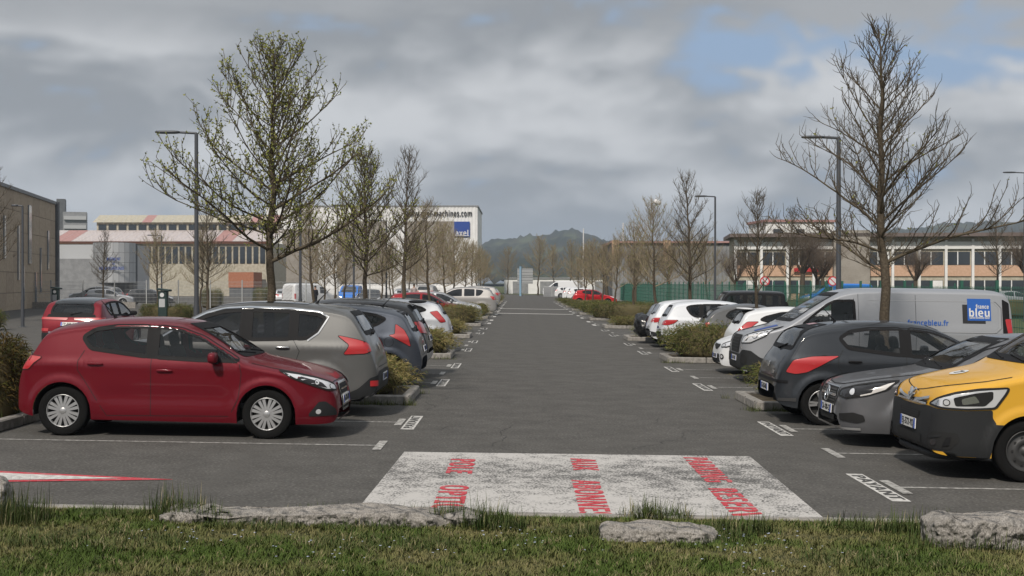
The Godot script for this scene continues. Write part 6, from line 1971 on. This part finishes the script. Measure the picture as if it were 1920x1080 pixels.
	# --- small grey city car
	make_car("parked_car", "small matt grey rounded city car beside the large clipped bamboo bush", {"shape": "hatch", "L": 3.57, "W": 1.63, "H": 1.49, "paint": P.call(.11, .112, .115, .2), "antenna": 2.2, "rear_wiper": .3, "tail": [.05, .80, .06, .95, .16, .97, .18, .80], "plates": [[REAR, .55, "BN-283-PZ", 0.0]],
		"top": [0, .40, .01, .52, .04, .66, .1, .76, .22, .84, .5, .93, .85, 1.0, 1.1, 1.05, 1.3, 1.16, 1.6, 1.32, 1.9, 1.41, 2.3, 1.46, 2.8, 1.44, 3.2, 1.38, 3.5, 1.28, 3.66, 1.16, 3.8, 1.0, 3.88, .9, 3.94, .8, 3.98, .68, 4.0, .52], "rwin": [.42, 1.32, .5, 1.2, .52, 1.07],
		"win": [[1.25, 1.0, 1.45, 1.13, 1.7, 1.27, 1.95, 1.34, 2.3, 1.36, 2.3, 1.01, 1.7, 1.0], [2.4, 1.36, 2.8, 1.33, 3.08, 1.24, 3.2, 1.12, 3.0, 1.03, 2.4, 1.01]]}, Vector3(6.75, 0, -36.1), 0.0, "car", right)
	# --- two white crossovers
	var cross := {"shape": "suv", "L": 4.2, "W": 1.8, "H": 1.53, "paint": P.call(.66, .68, .71, .1), "glass": M.privacy_glass, "rear_wiper": .3, "tail": [-.25, .80, -.22, .90, .1, .95, .34, .95, .25, .86, .1, .80], "rwin": [.46, 1.46, .56, 1.34, .62, 1.14], "plates": [[REAR, .70, "FS-026-XA", 0.0]],
		"trim": [["rear_bumper_trim", M.plastic, CORNER_R, [-.66, .28, -.66, .52, -.1, .52, .3, .46, .34, .28], .008, .02], ["exhaust_trim", M.chrome, CORNER_R, [-.25, .33, -.25, .40, .0, .42, .0, .34], .014, .01]], "bands": [["tailgate_gap", M.gap, REAR, [-.55, .66, .55, .66], .005, .003, false]]}
	make_car("parked_car", "white crossover with slim dark red tail lights beside the small grey city car", cross, Vector3(6.28, 0, -38.6), 0.0, "car", right)
	cross.plates = [[REAR, .70, "FR-551-KD", 0.0]]; cross.lod = 1
	make_car("parked_car", "white crossover half hidden behind the other white crossover, next to the black covered tail", cross, Vector3(6.2, 0, -41.1), 0.0, "car", right)
	t = make_car("parked_car", "black hatchback with red tail light and black sheeting wrapped round its tail", {"shape": "hatch", "L": 4.1, "H": 1.47, "lod": 1, "paint": P.call(.015, .015, .017, .2), "tail": [.0, .8, .02, 1.1, .2, 1.1, .2, .8]}, Vector3(6.25, 0, -43.6), 0.0, "car", right)
	var bag := MB.new()
	bag.blob(Vector3(-2.12, .62, .25), Vector3(.5, .75, 1.15), .75, Basis.IDENTITY, 26, 16)
	var f := FastNoiseLite.new(); f.seed = 3; f.frequency = 3.0
	for k in bag.v.size(): bag.v[k] += bag.n[k] * f.get_noise_3dv(bag.v[k]) * .12; bag.n[k] = (bag.n[k] + Vector3(f.get_noise_3dv(bag.v[k] * 3.0), f.get_noise_3dv(bag.v[k] * 3.0 + Vector3.ONE), f.get_noise_3dv(bag.v[k] * 3.0 - Vector3.ONE)) * .8).normalized()
	var bo := obj("plastic_sheeting", bag.mesh(), M.bin_bag)
	bo.position = Vector3(6.25, 0, -43.6)
	tag(bo, "crumpled shiny black plastic sheeting hanging on the black hatchback tail", "plastic sheet")
	# --- black boxy off-roader, standing further back
	t = make_car("parked_car", "black boxy off-road car with spare wheel on its tail by the green fence", {"shape": "jeep", "L": 3.95, "W": 1.8, "H": 1.82, "paint": P.call(.008, .008, .009, .1), "glass": M.privacy_glass, "mirror_mat": M.trim, "rw": .38}, Vector3(8.35, 0, -50.5), PI, "car", right)
	var sw := MB.new(); sw.lathe(PackedVector2Array([Vector2(.05, .0), Vector2(.3, .0), Vector2(.37, .03), Vector2(.39, .1), Vector2(.37, .18), Vector2(.3, .21), Vector2(.05, .21)]), Vector3(-1.99, 1.02, .1), Basis(Vector3(0, 0, 1), Vector3(-1, 0, 0), Vector3(0, 1, 0)), 28)
	obj("spare_wheel", sw.mesh(), M.tyre, t)
	# --- far end of this row
	make_car("parked_car", "bright red hatchback far down the row beside the fence, tail towards the lane", {"shape": "hatch", "L": 4.2, "lod": 1, "paint": P.call(.45, .014, .02, .1)}, Vector3(7.0, 0, -121), 0.0, "car", right)
	var fw := make_car("parked_car", "white car at the far end of the lane past the bright red hatchback", {"shape": "suv", "L": 4.2, "H": 1.55, "lod": 1, "paint": P.call(.66, .67, .68, .0)}, Vector3(7.0, 0, -136), 0.0, "car", "white cars past the far bright red hatchback")
	copy(fw, "", Vector3(6.9, 0, -148), 0.0); copy(fw, "", Vector3(6.6, 0, -170), 0.0)
	var bv := make_car("parked_van", "white delivery van parked across the far end of the lane", {"shape": "van", "L": 5.6, "W": 2.0, "H": 2.4, "lod": 1, "blind_rear": true, "rear_glass": M.white_post, "paint": P.call(.66, .67, .68, .0)}, Vector3(6.2, 0, -196), PI, "van", "")
	copy(bv, "white delivery van on the street behind the trees and green fence", at(19.5, 158) , PI).scale = Vector3.ONE * .9
	var blue := make_car("parked_van", "bright blue van on the street before the brick panelled building", {"shape": "van", "L": 5.2, "H": 2.1, "lod": 1, "blind_rear": true, "rear_glass": M.trim, "paint": P.call(.02, .16, .55, .1)}, at(23.6, 96), PI, "van", "")
	# cars in the yard behind the mesh fence and on the next lanes
	var yw := copy(bv, "white van parked by the mesh fence near the person in dark clothes", at(-16.8, 102), .9); yw.scale = Vector3.ONE * .8
	copy(blue, "dark blue van parked before the white hall", at(-14.6, 110), -PI / 2).scale = Vector3.ONE * .85
	var ps := [[-12.2, 104, -1.5, 0], [-10.0, 112, 1.5, 1], [-20.5, 112, 1.6, 1], [-36.0, 112, .2, 1], [-33.0, 114, .1, 0], [-38.5, 116, 3.0, 2], [-8.6, 118, 1.5, 2]]
	for q in ps: copy([drk, sil, mpv][q[3]], ["small dark car in the yard beyond the mesh fence", "small silver car in the yard beyond the mesh fence", "silver people carrier in the yard beyond the mesh fence"][q[3]], at(q[0], q[1]), q[2], "cars in the yards beyond the next lane")
	for q in [[33.0, 1], [37.5, 0], [41.5, 1], [28.8, 2]]: copy([drk, sil, mpv][q[1]], ["dark car at the foot of the brick panelled building", "silver car at the foot of the brick panelled building", "silver people carrier at the foot of the brick panelled building"][q[1]], at(q[0], 108), .1, "cars before the brick panelled building")

func _ready() -> void:
	rng.seed = 2024
	stage()
	materials()
	ground()
	buildings()
	hills()
	furniture_first()
	cars()
	trees()
	boulders()
	verge_growth()
func furniture_first() -> void:
	beds()
	furniture()
	people()
